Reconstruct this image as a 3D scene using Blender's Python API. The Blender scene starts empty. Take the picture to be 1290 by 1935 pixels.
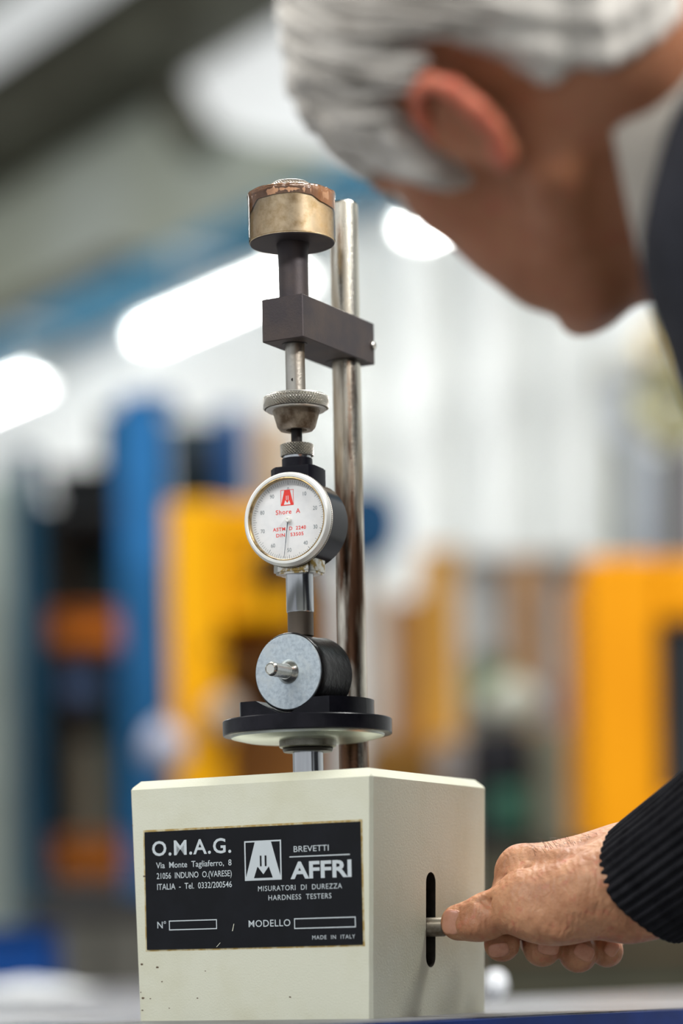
import bpy, bmesh, math, random
import numpy as np
from mathutils import Vector, Matrix, noise
random.seed(7)
SC = bpy.context.scene
COL = SC.collection
R = math.radians
# ------------------------------------------------------------------ camera
FPX, PU, PV, ROLL, ZE = 5000.0, 645.0, 1820.0, R(1.2), 1.032
cs, sn = math.cos(ROLL), math.sin(ROLL)
cam = bpy.data.objects.new('camera', bpy.data.cameras.new('camera'))
COL.objects.link(cam); SC.camera = cam
cam.data.sensor_fit = 'VERTICAL'; cam.data.sensor_height = 36; cam.data.sensor_width = 24
cam.data.lens = FPX/1935*36
cam.data.shift_y = (PV-967.5)/1935
cam.data.clip_start = .05; cam.data.clip_end = 200
cam.matrix_world = Matrix(((cs, sn, 0, 0), (0, 0, -1, 0), (-sn, cs, 0, ZE), (0, 0, 0, 1)))
cam.data.dof.use_dof = True; cam.data.dof.focus_distance = 1.548; cam.data.dof.aperture_fstop = 2.6
# ------------------------------------------------------------------ world, lights, exposure
W = bpy.data.worlds.new('world'); SC.world = W; W.use_nodes = True
W.node_tree.nodes['Background'].inputs[0].default_value = (.92, .96, 1, 1)
W.node_tree.nodes['Background'].inputs[1].default_value = .66
def area(x, y, z, sx, sy, power, rot=(0, 0, 0), col=(1, 1, .975)):
    l = bpy.data.lights.new('hall_and_fill_lamp', 'AREA'); l.shape = 'RECTANGLE'; l.size = sx; l.size_y = sy
    l.energy = power; l.color = col
    o = bpy.data.objects.new('hall_and_fill_lamp', l); COL.objects.link(o); o.location = (x, y, z); o.rotation_euler = rot
    return o
def aim(x, y, z, sx, sy, power, tgt=(0, 1.55, 1.2), roll=0):
    o = area(x, y, z, sx, sy, power); q = (Vector((x, y, z))-Vector(tgt)).to_track_quat('Z', 'Y'); o.rotation_euler = q.to_euler(); return o
aim(.8, 2.5, 4.0, 2.4, .4, 125)
aim(-1.5, -.1, 3.4, 2.4, .35, 68)  # this one is an added fill lamp, for front light and highlights
aim(2.3, -.1, 3.3, 2.2, .35, 165)
for (s_, t_) in ((3.5, 3), (3.5, 8), (3.5, 13), (3.5, 18), (-2, 6), (-2, 14)):
    area(s_*math.cos(R(33.5))-t_*math.sin(R(33.5)), s_*math.sin(R(33.5))+t_*math.cos(R(33.5)), 6.2, 1.2, 3.5, 140, (0, 0, R(33.5)))
SC.view_settings.view_transform = 'Standard'; SC.view_settings.look = 'None'
SC.view_settings.gamma = 1; SC.view_settings.use_curve_mapping = False; SC.view_settings.exposure = 0.15
# ------------------------------------------------------------------ helpers
def P(u, v, d):
    dx, dy = (u-PU)/FPX, (PV-v)/FPX
    return Vector(((dx*cs+dy*sn)*d, d, ZE+(-dx*sn+dy*cs)*d))
def lin(c):
    return tuple(((x/255)/12.92 if x/255 <= .04045 else ((x/255+.055)/1.055)**2.4) for x in c)+(1,)
def tag(o, label=None, cat=None, group=None, kind=None):
    if label: o['label'] = label
    if cat: o['category'] = cat
    if group: o['group'] = group
    if kind: o['kind'] = kind
    return o
def empty(name, loc=(0, 0, 0), rz=0):
    o = bpy.data.objects.new(name, None); COL.objects.link(o); o.empty_display_size = .05
    o.matrix_world = Matrix.Translation(loc) @ Matrix.Rotation(rz, 4, 'Z')
    return o
ROOTS = {}
def obj(name, bm, mat, parent=None, world=None, sharp=35, smooth=True):
    """link bm as one mesh; world = matrix of the geometry in world space (stored in the parent's frame)"""
    if world is not None:
        pm = root_matrix(parent).inverted() if parent else Matrix()
        bm.transform(pm @ world)
    bmesh.ops.recalc_face_normals(bm, faces=bm.faces[:])
    if smooth:
        for f in bm.faces: f.smooth = True
        for e in bm.edges:
            if len(e.link_faces) == 2 and e.calc_face_angle(0) > R(sharp): e.smooth = False
    me = bpy.data.meshes.new(name); bm.to_mesh(me); bm.free()
    mats = mat if isinstance(mat, (list, tuple)) else [mat]
    for m in mats: me.materials.append(m)
    o = bpy.data.objects.new(name, me); COL.objects.link(o)
    if parent: o.parent = parent
    return o
def root_matrix(p):
    m = p.matrix_basis.copy()
    while p.parent: p = p.parent; m = p.matrix_basis @ m
    return m
def box(bm, x0, x1, y0, y1, z0, z1, bev=0, seg=1):
    r = bmesh.ops.create_cube(bm, size=1)
    vs = r['verts']
    bmesh.ops.scale(bm, verts=vs, vec=(x1-x0, y1-y0, z1-z0))
    bmesh.ops.translate(bm, verts=vs, vec=((x0+x1)/2, (y0+y1)/2, (z0+z1)/2))
    if bev:
        es = list({e for v in vs for e in v.link_edges})
        bmesh.ops.bevel(bm, geom=es, offset=bev, segments=seg, affect='EDGES')
    return bm
def B(*a, **k): return box(bmesh.new(), *a, **k)
def lathe(prof, n=64, bm=None, cap=True):
    bm = bm or bmesh.new(); rings = []
    for (r, z) in prof:
        rings.append([bm.verts.new((r*math.cos(2*math.pi*i/n), r*math.sin(2*math.pi*i/n), z)) for i in range(n)])
    for a, b in zip(rings, rings[1:]):
        for i in range(n): bm.faces.new((a[i], a[(i+1) % n], b[(i+1) % n], b[i]))
    if cap:
        bm.faces.new(rings[0]); bm.faces.new(rings[-1])
    return bm
def knurl(Rr, z0, z1, n=64, depth=.0004, cap=True):
    depth *= 1.3
    """diamond knurled band, real relief"""
    bm = bmesh.new(); nu = n*4; nv = max(8, int((z1-z0)/(2*math.pi*Rr/n)*4)); rings = []
    for j in range(nv+1):
        z = z0+(z1-z0)*j/nv; ring = []
        k = 2*math.pi*(z-z0)/(2*math.pi*Rr/n)
        for i in range(nu):
            t = 2*math.pi*i/nu
            a = abs(math.sin((n*t+k)/2)); b = abs(math.sin((n*t-k)/2))
            h = depth*min(a, b)*1.4
            if j in (0, nv): h = -.0002
            ring.append(bm.verts.new(((Rr+h-depth*.5)*math.cos(t), (Rr+h-depth*.5)*math.sin(t), z)))
        rings.append(ring)
    for a, b in zip(rings, rings[1:]):
        for i in range(nu):
            f = bm.faces.new((a[i], a[(i+1) % nu], b[(i+1) % nu], b[i])); rm = sum(math.hypot(v.co.x, v.co.y) for v in f.verts)/4
            if rm < Rr-depth*.5+depth*.38: f.material_index = 1     # darker material in the grooves, for contrast
    if cap: bm.faces.new(rings[0]); bm.faces.new(rings[-1])
    return bm
def prism(pts, z0, z1, bm=None):
    bm = bm or bmesh.new()
    a = [bm.verts.new((x, y, z0)) for x, y in pts]; b = [bm.verts.new((x, y, z1)) for x, y in pts]
    bm.faces.new(a); bm.faces.new(b)
    for i in range(len(pts)):
        j = (i+1) % len(pts); bm.faces.new((a[i], a[j], b[j], b[i]))
    return bm
def poly(bm, pts, z=0):
    bm.faces.new([bm.verts.new((x, y, z)) for x, y in pts]); return bm
def frame_rect(bm, x0, x1, y0, y1, t, z=0):
    for a, b, c, d in ((x0, x1, y0, y0+t), (x0, x1, y1-t, y1), (x0, x0+t, y0+t, y1-t), (x1-t, x1, y0+t, y1-t)):
        poly(bm, [(a, c), (b, c), (b, d), (a, d)], z)
    return bm
def tube(bm, pts, rads, n=12, cap=True):
    pts = [Vector(p) for p in pts]; rings = []; up = None
    for i, p in enumerate(pts):
        t = (pts[min(i+1, len(pts)-1)]-pts[max(i-1, 0)]).normalized()
        if up is None: up = t.orthogonal().normalized()
        up = (up-t*up.dot(t)).normalized(); s = t.cross(up)
        r = rads[i] if isinstance(rads, (list, tuple)) else rads
        rings.append([bm.verts.new(p+(up*math.cos(2*math.pi*k/n)+s*math.sin(2*math.pi*k/n))*r) for k in range(n)])
    for a, b in zip(rings, rings[1:]):
        for i in range(n): bm.faces.new((a[i], a[(i+1) % n], b[(i+1) % n], b[i]))
    if cap: bm.faces.new(rings[0]); bm.faces.new(rings[-1])
    return bm
CAPH = {}
def text_bm(s, bold=0.0, width=None, cap=.01, align='L', shear=0, spacing=1.0, word=1.0):
    def raw(st):
        c = bpy.data.curves.new('lettering', 'FONT'); c.body = st; c.size = 1; c.offset = bold; c.resolution_u = 3
        c.space_character = spacing; c.space_word = word; c.fill_mode = 'FRONT'
        o = bpy.data.objects.new('lettering', c); COL.objects.link(o)
        dg = bpy.context.evaluated_depsgraph_get(); ev = o.evaluated_get(dg); m = ev.to_mesh()
        vs = [tuple(v.co) for v in m.vertices]; fs = [tuple(p.vertices) for p in m.polygons]
        ev.to_mesh_clear(); bpy.data.objects.remove(o); bpy.data.curves.remove(c)
        return vs, fs
    if bold not in CAPH:
        hv, _ = raw('H'); CAPH[bold] = (min(v[1] for v in hv), max(v[1] for v in hv))
    vs, fs = raw(s); x0 = min(v[0] for v in vs); x1 = max(v[0] for v in vs)
    y0, y1 = CAPH[bold]; ky = cap/(y1-y0); kx = (width/(x1-x0)) if width else ky
    off = 0 if align == 'L' else -(x1-x0)*kx/2
    bm = bmesh.new(); bv = [bm.verts.new(((v[0]-x0)*kx+off, (v[1]-y0)*ky, 0)) for v in vs]
    for f in fs:
        try: bm.faces.new([bv[i] for i in f])
        except ValueError: pass
    return bm
def join(dst, src, M=Matrix()):
    src.transform(M); me = bpy.data.meshes.new('t'); src.to_mesh(me); src.free(); dst.from_mesh(me); bpy.data.meshes.remove(me)
    return dst
def orient_up(bm):
    for f in bm.faces:
        if f.normal.z < 0: f.normal_flip()
# ------------------------------------------------------------------ materials
def mat(name, col, rough=.5, metal=0, spec=.5, col2=None, nscale=8, nlo=.45, nhi=.65, stretch=(1, 1, 1), bump=0, bscale=60,
        detail=4, emit=0, sss=0, coat=0, col3=None, scale3=30, lo3=.6, hi3=.7, rvar=0, bstretch=None):
    m = bpy.data.materials.new(name); m.use_nodes = True; nt = m.node_tree; N = nt.nodes; L = nt.links
    b = N['Principled BSDF']; c = lin(col)
    b.inputs['Base Color'].default_value = c; b.inputs['Roughness'].default_value = rough
    b.inputs['Metallic'].default_value = metal; b.inputs['Specular IOR Level'].default_value = spec
    b.inputs['Coat Weight'].default_value = coat
    if sss:
        b.inputs['Subsurface Weight'].default_value = sss; b.inputs['Subsurface Radius'].default_value = (1, .35, .2)
        b.inputs['Subsurface Scale'].default_value = .006
    tc = N.new('ShaderNodeTexCoord')
    def nz(scale, st, det=detail):
        mp = N.new('ShaderNodeMapping'); mp.inputs['Scale'].default_value = st
        L.new(tc.outputs['Object'], mp.inputs['Vector'])
        t = N.new('ShaderNodeTexNoise'); t.inputs['Scale'].default_value = scale; t.inputs['Detail'].default_value = det
        t.inputs['Roughness'].default_value = .6
        L.new(mp.outputs[0], t.inputs['Vector']); return t
    cur = None
    def layer(a, bcol, t, lo, hi):
        rp = N.new('ShaderNodeMapRange'); rp.inputs[1].default_value = lo; rp.inputs[2].default_value = hi
        L.new(t.outputs[0], rp.inputs[0])
        mx = N.new('ShaderNodeMix'); mx.data_type = 'RGBA'; L.new(rp.outputs[0], mx.inputs[0])
        if hasattr(a, 'type') and not isinstance(a, tuple): L.new(a, mx.inputs[6])
        else: mx.inputs[6].default_value = a
        mx.inputs[7].default_value = lin(bcol); return mx.outputs[2], rp.outputs[0]
    if col2:
        t = nz(nscale, stretch); cur, fac = layer(c, col2, t, nlo, nhi)
        if rvar:
            rr = N.new('ShaderNodeMapRange'); rr.inputs[3].default_value = rough; rr.inputs[4].default_value = rough+rvar
            L.new(fac, rr.inputs[0]); L.new(rr.outputs[0], b.inputs['Roughness'])
    if col3:
        t = nz(scale3, stretch); cur, _ = layer(cur if cur else c, col3, t, lo3, hi3)
    if cur: L.new(cur, b.inputs['Base Color'])
    if bump:
        t = nz(bscale, bstretch or (1, 1, 1), 6); bp = N.new('ShaderNodeBump'); bp.inputs['Strength'].default_value = bump
        bp.inputs['Distance'].default_value = .001
        L.new(t.outputs[0], bp.inputs['Height']); L.new(bp.outputs[0], b.inputs['Normal'])
    if emit:
        b.inputs['Emission Color'].default_value = c; b.inputs['Emission Strength'].default_value = emit
    return m
M = {}
M['cream'] = mat('cream_enamel', (217, 217, 198), .48, 0, .4, (206, 204, 178), 14, .45, .75, bump=.25, bscale=900, col3=(120, 100, 70), scale3=160, lo3=.74, hi3=.78)
M['slot'] = mat('slot_lining', (60, 55, 48), .6, .3, .3, (35, 30, 26), 60)
M['steel'] = mat('worn_steel', (190, 187, 180), .25, 1, .5, (110, 95, 78), 35, .45, .7, (1, 1, .25), .15, 400, rvar=.3)
M['post'] = mat('rusted_chrome', (226, 220, 206), .2, 1, .5, (158, 140, 116), 60, .45, .68, (1, 1, .12), .2, 500, col3=(92, 66, 50), scale3=70, lo3=.52, hi3=.64, rvar=.35)
nt = M['post'].node_tree
tcn = [x for x in nt.nodes if x.type == 'TEX_COORD'][0]; sx = nt.nodes.new('ShaderNodeSeparateXYZ'); nt.links.new(tcn.outputs['Object'], sx.inputs[0])
mr = nt.nodes.new('ShaderNodeMapRange'); mr.inputs[1].default_value = .16; mr.inputs[2].default_value = .40; mr.inputs[3].default_value = .13; mr.inputs[4].default_value = -.01
nt.links.new(sx.outputs[2], mr.inputs[0]); ad = nt.nodes.new('ShaderNodeMath'); ad.operation = 'ADD'
rr_ = [x for x in nt.nodes if x.type == 'MAP_RANGE' and abs(x.inputs[1].default_value-.52) < 1e-4][0]; lk_ = rr_.inputs[0].links[0]; src = lk_.from_socket
nt.links.new(src, ad.inputs[0]); nt.links.new(mr.outputs[0], ad.inputs[1]); nt.links.new(ad.outputs[0], rr_.inputs[0])
M['polish'] = mat('polished_steel', (205, 208, 212), .18, 1, .5, (165, 166, 168), 50, .4, .7, (1, 1, .1))
M['plate_steel'] = mat('pale_steel', (176, 182, 174), .3, .85, .5)
M['greysteel'] = mat('grey_collar_steel', (140, 138, 130), .38, .9, .5, (105, 100, 90), 60)
M['knurl'] = mat('knurled_steel', (192, 189, 182), .36, .8, .5, (200, 194, 184), 60)
M['groove'] = mat('dark_groove', (84, 76, 66), .6, .3, .3)
M['cone'] = mat('tarnished_steel', (178, 164, 146), .38, .9, .5, (98, 82, 66), 60, .4, .65, rvar=.2)
M['brass'] = mat('tarnished_brass', (240, 222, 190), .32, .7, .5, (204, 178, 134), 150, .4, .68, rvar=.2, col3=(214, 196, 160), scale3=120, lo3=.55, hi3=.7)
M['blackox'] = mat('black_oxide', (62, 56, 58), .5, .5, .4, (76, 66, 62), 45, .4, .7, bump=.1, bscale=900)
M['anod'] = mat('black_anodised', (15, 15, 22), .28, 0, .18, (28, 27, 34), 60)
M['darkrod'] = mat('dark_rod', (34, 30, 28), .4, .4, .4)
M['gaugeblack'] = mat('black_gauge_case', (12, 12, 18), .2, 0, .2, (26, 25, 32), 70)
M['bezel'] = mat('satin_bezel', (224, 224, 220), .38, .3, .5)
M['brassring'] = mat('brass_ring', (176, 150, 104), .4, .7, .5, (120, 100, 70), 300)
M['dialwhite'] = mat('dial_face', (236, 236, 236), .6, 0, .2, (226, 227, 228), 60)
M['red'] = mat('red_print', (232, 58, 46), .6, 0, .2)
M['greyprint'] = mat('grey_print', (105, 116, 122), .6, 0, .2)
M['needle'] = mat('needle_steel', (70, 78, 90), .4, .3, .4)
M['white'] = mat('white_hub', (238, 238, 232), .4)
M['nut'] = mat('nickel_nut', (205, 203, 196), .22, .95, .5, (150, 126, 74), 260, .48, .6)
M['collar2'] = mat('dull_collar', (104, 94, 84), .42, .8, .5)
M['rubber'] = mat('black_rubber', (12, 10, 11), .28, 0, .22, (24, 21, 22), 70, bump=.5, bscale=140)
M['zinc'] = mat('zinc_plate', (196, 207, 214), .42, .6, .5, (168, 180, 190), 420, .4, .65, col3=(196, 204, 208), scale3=120, lo3=.5, hi3=.7)
M['stud'] = mat('zinc_stud', (222, 222, 216), .25, .95, .5)
M['tape'] = mat('brown_tape', (166, 124, 92), .25, 0, .4, (140, 100, 72), 80, coat=.4)
M['label'] = mat('black_label', (13, 15, 20), .45, 0, .2, (18, 20, 26), 40)
M['labelprint'] = mat('silver_print', (198, 206, 210), .5, 0, .3)
M['glueline'] = mat('aged_glue', (176, 150, 92), .7, 0, .3, (206, 196, 160), 160, .45, .6)
def clear_mat(name, tint, strength=.1, rough=.06):
    m = bpy.data.materials.new(name); m.use_nodes = True; nt = m.node_tree; nt.nodes.clear()
    o = nt.nodes.new('ShaderNodeOutputMaterial'); mx = nt.nodes.new('ShaderNodeMixShader')
    t = nt.nodes.new('ShaderNodeBsdfTransparent'); t.inputs[0].default_value = tint
    g = nt.nodes.new('ShaderNodeBsdfGlossy'); g.inputs['Roughness'].default_value = rough
    fr = nt.nodes.new('ShaderNodeFresnel'); fr.inputs[0].default_value = 1.45
    ns = nt.nodes.new('ShaderNodeTexNoise'); ns.inputs['Scale'].default_value = 90
    tc = nt.nodes.new('ShaderNodeTexCoord'); nt.links.new(tc.outputs['Object'], ns.inputs['Vector'])
    bp = nt.nodes.new('ShaderNodeBump'); bp.inputs['Strength'].default_value = strength; bp.inputs['Distance'].default_value = .002
    nt.links.new(ns.outputs[0], bp.inputs['Height']); nt.links.new(bp.outputs[0], g.inputs['Normal'])
    nt.links.new(fr.outputs[0], mx.inputs[0]); nt.links.new(t.outputs[0], mx.inputs[1]); nt.links.new(g.outputs[0], mx.inputs[2])
    nt.links.new(mx.outputs[0], o.inputs[0]); return m
M['film'] = clear_mat('clear_film', (.93, .9, .87, 1), .15)
M['glass'] = clear_mat('clear_glass', (.98, .98, .98, 1), .0, .02)
# ------------------------------------------------------------------ setting: hall
TH = R(33.5)
G = Vector((-math.sin(TH), math.cos(TH), 0)); E = Vector((math.cos(TH), math.sin(TH), 0))
def PH(u, v, h):
    """point at height h above the eye that lies on the line of sight through (u, v)"""
    p = P(u, v, 1.0); k = h/(p.z-ZE); return P(u, v, k)
M['wall'] = mat('white_wall', (244, 246, 246), .8, 0, .2, (234, 237, 237), .8, .4, .7)
M['ceil'] = mat('grey_green_ceiling', (136, 142, 132), .85, 0, .2, (110, 114, 100), .5, .35, .65)
M['floor'] = mat('concrete_floor', (120, 120, 116), .6, 0, .3, (96, 96, 92), 2)
HC = 5.9  # ceiling above the eye
def hallbox(name, s0, s1, t0, t1, z0, z1, m, parent=None, bev=0, structure=False):
    bm = B(s0, s1, t0, t1, z0, z1, bev=bev)
    bm.transform(Matrix.Rotation(TH, 4, 'Z'))
    o = obj(name, bm, m, parent)
    if structure: o['kind'] = 'structure'
    return o
def ray_s(u, v, s):
    p = P(u, v, 1.0)-Vector((0, 0, ZE)); k = s/p.dot(E); return P(u, v, k)
def st(u, v, s):
    """(t, z) on the hall plane at distance s across the hall"""
    p = ray_s(u, v, s); return p.dot(G), p.z
SW = 7.35
M['beamdark'] = mat('dark_girder_paint', (88, 86, 74), .7, 0, .3, (112, 112, 98), 1.2)
M['concrete'] = mat('olive_concrete', (172, 176, 158), .85, 0, .2, (190, 196, 188), .7, .35, .65)
M['bluebeam'] = mat('blue_beam_paint', (70, 140, 176), .6, 0, .3, (52, 112, 138), .8)
M['sky'] = mat('skylight_pane', (228, 230, 230), .5, emit=.55)
hallbox('floor', -9, SW+.3, -9, 24, -.1, 0, M['floor'], structure=True)
hallbox('ceiling', -9, SW+.3, -9, 24, ZE+HC, ZE+HC+.15, M['ceil'], structure=True)
hallbox('wall_back', -9, SW+.3, 23.8, 24, 0, ZE+HC, M['wall'], structure=True)
tb0, zb0 = st(430, 525, SW); zb1 = st(430, 480, SW)[1]
hallbox('wall_right', SW, SW+.25, -9, 23.8, 0, zb1, M['wall'], structure=True)
hallbox('wall_upper', SW+.0, SW+.25, -9, 23.8, zb1, ZE+HC, M['concrete'], structure=True)
# ribs of the wall cladding (soft grey uprights between the white panels)
for i, u in enumerate((862, 1010, 720, 1130, 590)):
    t, _ = st(u, 900, SW)
    hallbox('trim_%d' % (i+1), SW-.12, SW, t-.1, t+.1, 0, zb1-.02, mat('wall_rib', (224, 226, 224), .8), structure=True)
hallbox('trim_6', SW-.35, SW, -9, 23.8, zb0, zb1, M['bluebeam'], structure=True)
zd0 = st(225, 235, SW)[1]; zd1 = st(225, 100, SW)[1]
hallbox('trim_7', SW-.5, SW, -9, 23.8, zd0, zd1, M['beamdark'], structure=True)
tz = st(150, 590, SW); tz2 = st(300, 535, SW)
hallbox('trim_8', SW-.3, SW, tz2[0], tz[0]+2.5, zb1+.01, zb1+.16, M['beamdark'], structure=True)
def pane(name, pix, s, m, depth=.06):
    pts = [st(u, v, s) for u, v in pix]; bm = bmesh.new()
    a = [bm.verts.new(E*s+G*t+Vector((0, 0, z))) for t, z in pts]; b = [bm.verts.new(E*(s+depth)+G*t+Vector((0, 0, z))) for t, z in pts]
    bm.faces.new(a); bm.faces.new(b)
    for i in range(len(pts)):
        j = (i+1) % len(pts); bm.faces.new((a[i], a[j], b[j], b[i]))
    o = obj(name, bm, m, smooth=False); o['kind'] = 'structure'; return o
w1 = pane('window_1', [(322, 165), (470, 75), (640, -25), (820, -120), (820, 320), (640, 285), (480, 262), (380, 232)], SW-.08, M['sky'])
w2 = pane('window_2', [(-260, 385), (-260, -200), (460, -200), (395, -10), (330, 62)], SW-.1, M['sky'])
# slanted stiffener left of the pane and duct under the window
pane('trim_9', [(285, 120), (318, 130), (385, 245), (350, 300), (300, 230)], SW-.16, M['beamdark'], .1)
# row of tube lights
SL = 6.4
M['tube'] = mat('lit_tube', (255, 255, 252), .4, emit=14)
M['fixture'] = mat('fixture_housing', (225, 228, 226), .5)
def lamp(name, label, u0, v0, u1, v1):
    t0, z0 = st(u0, v0, SL); t1, z1 = st(u1, v1, SL); z = (z0+z1)/2; ta, tb = min(t0, t1), max(t0, t1)
    r = tag(empty(name, E*SL+G*((ta+tb)/2)+Vector((0, 0, z+.12)), TH), label, 'ceiling light', 'tube lights in a row under the blue beam')
    L = (tb-ta)/2
    obj('housing', B(-.09, .09, -L, L, -.06, 0, bev=.01), M['fixture'], r)
    for x in (-.045, .045):
        bm = bmesh.new(); tube(bm, [(x, -L+.02, -.09), (x, L-.02, -.09)], .02, 12); obj('tube', bm, M['tube'], r)
    for y in (-L+.02, L-.02): obj('end_cap', B(-.08, .08, y-.02, y+.02, -.12, -.06), M['fixture'], r)
    for y in (-L*.6, L*.6):
        bm = bmesh.new(); tube(bm, [(0, y, 0), (0, y, .25)], .006, 6); obj('suspension_rod', bm, M['fixture'], r)
        bm2 = B(-.02, .3, y-.02, y+.02, .25, .28); obj('bracket', bm2, M['fixture'], r)
lamp('tube_light', 'lit tube light at the far left edge of the photo', -190, 842, 88, 727)
lamp('tube_light', 'lit tube light behind the tester post and its weight', 276, 650, 590, 522)
lamp('tube_light', 'lit tube light just under the bent face of the person', 778, 448, 1010, 362)
# ------------------------------------------------------------------ workbench
M['bench'] = mat('scuffed_bench_steel', (112, 116, 124), .32, .55, .5, (150, 150, 152), 7, .4, .65, (1, 3, 1), .5, 120, col3=(86, 78, 74), scale3=14, lo3=.5, hi3=.65, rvar=.15)
M['blue'] = mat('blue_enamel', (22, 62, 150), .4, 0, .5, (16, 44, 110), 9)
M['bluedark'] = mat('dark_blue_enamel', (16, 50, 96), .5)
e1 = Vector((.69, .724, 0)).normalized(); e2 = Vector((-e1.y, e1.x, 0))
f0 = Vector((.0135, 1.425, 0))
wb = tag(empty('workbench', (0, 0, 0)), 'scuffed grey steel workbench with blue front edge under the cream tester', 'workbench')
def bp(a, b): p = f0+e1*a+e2*b; return (p.x, p.y)
top = [bp(-1.0, 0), bp(1.3, 0), bp(1.3, .47), bp(.50, .47), (.0, 4.3), (-1.7, 3.9)]
o = obj('bench_top', prism(top, .972, 1.0), M['bench'], wb); 
bm = prism([bp(-1.0, -.006), bp(1.3, -.006), bp(1.3, -.0003), bp(-1.0, -.0003)], .93, .9990); obj('front_edge', bm, M['blue'], wb)
for a, b in ((-.9, .1), (1.2, .1), (1.2, .4), (.0, 1.2), (-.7, .6)):
    c = f0+e1*a+e2*b; bm = B(c.x-.03, c.x+.03, c.y-.03, c.y+.03, 0, .972, bev=.004); obj('leg', bm, M['blue'], wb)
bm = prism([bp(-.9, .08), bp(1.2, .08), bp(1.2, .12), bp(-.9, .12)], .18, .24); obj('stretcher', bm, M['blue'], wb)
# ------------------------------------------------------------------ hardness tester
C0 = Vector((.0178, 1.5, 1.0)); RZ = R(-29)
T = tag(empty('hardness_tester', C0, RZ), 'cream bench hardness tester with black nameplate, dial gauge and steel post', 'hardness tester')
TM = root_matrix(T)
def loc(p): return TM.inverted() @ p
top_z = P(702, 1449, 1.5).z-1.0
# base box (slightly wider at the top)
bm = bmesh.new()
bot = [(-.159, 0), (-.0015, 0), (-.0015, .148), (-.159, .148)]; tp = [(-.1625, 0), (.002, 0), (.002, .148), (-.1625, .148)]
a = [bm.verts.new((x, y, 0)) for x, y in bot]; b = [bm.verts.new((x, y, top_z)) for x, y in tp]
bm.faces.new(a); tf = bm.faces.new(b)
for i in range(4): bm.faces.new((a[i], a[(i+1) % 4], b[(i+1) % 4], b[i]))
bmesh.ops.recalc_face_normals(bm, faces=bm.faces[:])
bmesh.ops.bevel(bm, geom=list(tf.edges), offset=.0052, segments=1, affect='EDGES')
ve = [e for e in bm.edges if abs(e.verts[0].co.z-e.verts[1].co.z) > .08]
bmesh.ops.bevel(bm, geom=ve, offset=.0018, segments=1, affect='EDGES')
housing = obj('housing', bm, [M['cream'], M['slot']], T, sharp=25)
def slot_pts(w, h, n=12):
    pts = []
    for k in range(n+1): a = math.pi*k/n; pts.append((w*math.cos(a), h-w+w*math.sin(a)))
    for k in range(n+1): a = math.pi+math.pi*k/n; pts.append((w*math.cos(a), -(h-w)+w*math.sin(a)))
    return pts
def ray_plane(u, v, axis, val):
    """hit of the line of sight with the tester's own plane axis=val, in tester coordinates"""
    o = loc(Vector((0, 0, ZE))); p = loc(P(u, v, 1.0)); d = p-o; return o+d*((val-o[axis])/d[axis])
sl = ray_plane(814, 1738, 0, 0); s_top = ray_plane(814, 1648, 0, 0).z; s_bot = ray_plane(814, 1828, 0, 0).z
sy, sz, sh = sl.y, (s_top+s_bot)/2, (s_top-s_bot)/2
cut = prism(slot_pts(.0062, sh), -.03, .03)
cut.transform(Matrix.Translation((0, sy, sz)) @ Matrix(((0, 0, 1, 0), (1, 0, 0, 0), (0, 1, 0, 0), (0, 0, 0, 1))))
co = obj('cutter', cut, M['slot'], T, smooth=False)
bpy.context.view_layer.update()
md = housing.modifiers.new('cut', 'BOOLEAN'); md.object = co; md.operation = 'DIFFERENCE'; md.solver = 'EXACT'
bpy.context.view_layer.update()
me = bpy.data.meshes.new_from_object(housing.evaluated_get(bpy.context.evaluated_depsgraph_get()))
housing.modifiers.clear(); housing.data = me; bpy.data.objects.remove(co)
if len(me.materials) < 2: me.materials.append(M['slot'])
for p in me.polygons:
    c = p.center
    if c.x < -.0012 and c.x > -.05 and abs(c.y-sy) < .01 and abs(c.z-sz) < sh+.002: p.material_index = 1
tb = bmesh.new(); tb.from_mesh(me)
for e in tb.edges: e.smooth = not (len(e.link_faces) == 2 and e.calc_face_angle(0) > R(18))
tb.to_mesh(me); tb.free()
def FP(u, v): p = ray_plane(u, v, 1, 0); return p.x, p.z
q = [FP(278, 1795), FP(686, 1785), FP(681, 1554), FP(274, 1571)]
x0 = (q[0][0]+q[3][0])/2; x1 = (q[1][0]+q[2][0])/2; z0 = (q[0][1]+q[1][1])/2; z1 = (q[2][1]+q[3][1])/2
LW, LH = x1-x0, z1-z0
print('label', x0, x1, z0, z1, 'top_z', top_z, 'slot', sy, sz, sh)
LM = TM @ Matrix.Translation((x0, 0, z0)) @ Matrix(((1, 0, 0, 0), (0, 0, -1, 0), (0, 1, 0, 0), (0, 0, 0, 1)))
def lab(name, bm, m, dz, **k): return obj(name, bm, m, plate, world=LM @ Matrix.Translation((0, 0, dz)), smooth=False)
glue = obj('glue_line', prism([(-.0012, -.0010), (LW+.0012, -.0010), (LW+.0012, LH+.0012), (-.0012, LH+.0012)], 0, .00008), M['glueline'], T, world=LM, smooth=False)
plate = obj('nameplate', prism([(0, 0), (LW, 0), (LW, LH), (0, LH)], 0.00005, .0006), M['label'], T, world=LM, smooth=False)
plate['label'] = 'black nameplate with silver print'
def lt(s, a0, a1, base, cap, bold=0.0, name='lettering', spacing=1.0, word=1.0):
    b = text_bm(s, bold, (a1-a0)*LW, cap*LH, spacing=spacing, word=word); orient_up(b)
    return lab(name, join(bmesh.new(), b, Matrix.Translation((a0*LW, (1-base)*LH, 0))), M['labelprint'], .00072)
lt('O.M.A.G.', .036, .412, .207, .125, .018, spacing=1.1)
lt('Via  Monte  Tagliaferro,  8', .054, .412, .312, .050, .004)
lt('21056  INDUNO  O.(VARESE)', .056, .412, .402, .050, .004)
lt('ITALIA  -  Tel.  0332/200546', .057, .412, .494, .050, .004)
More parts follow.
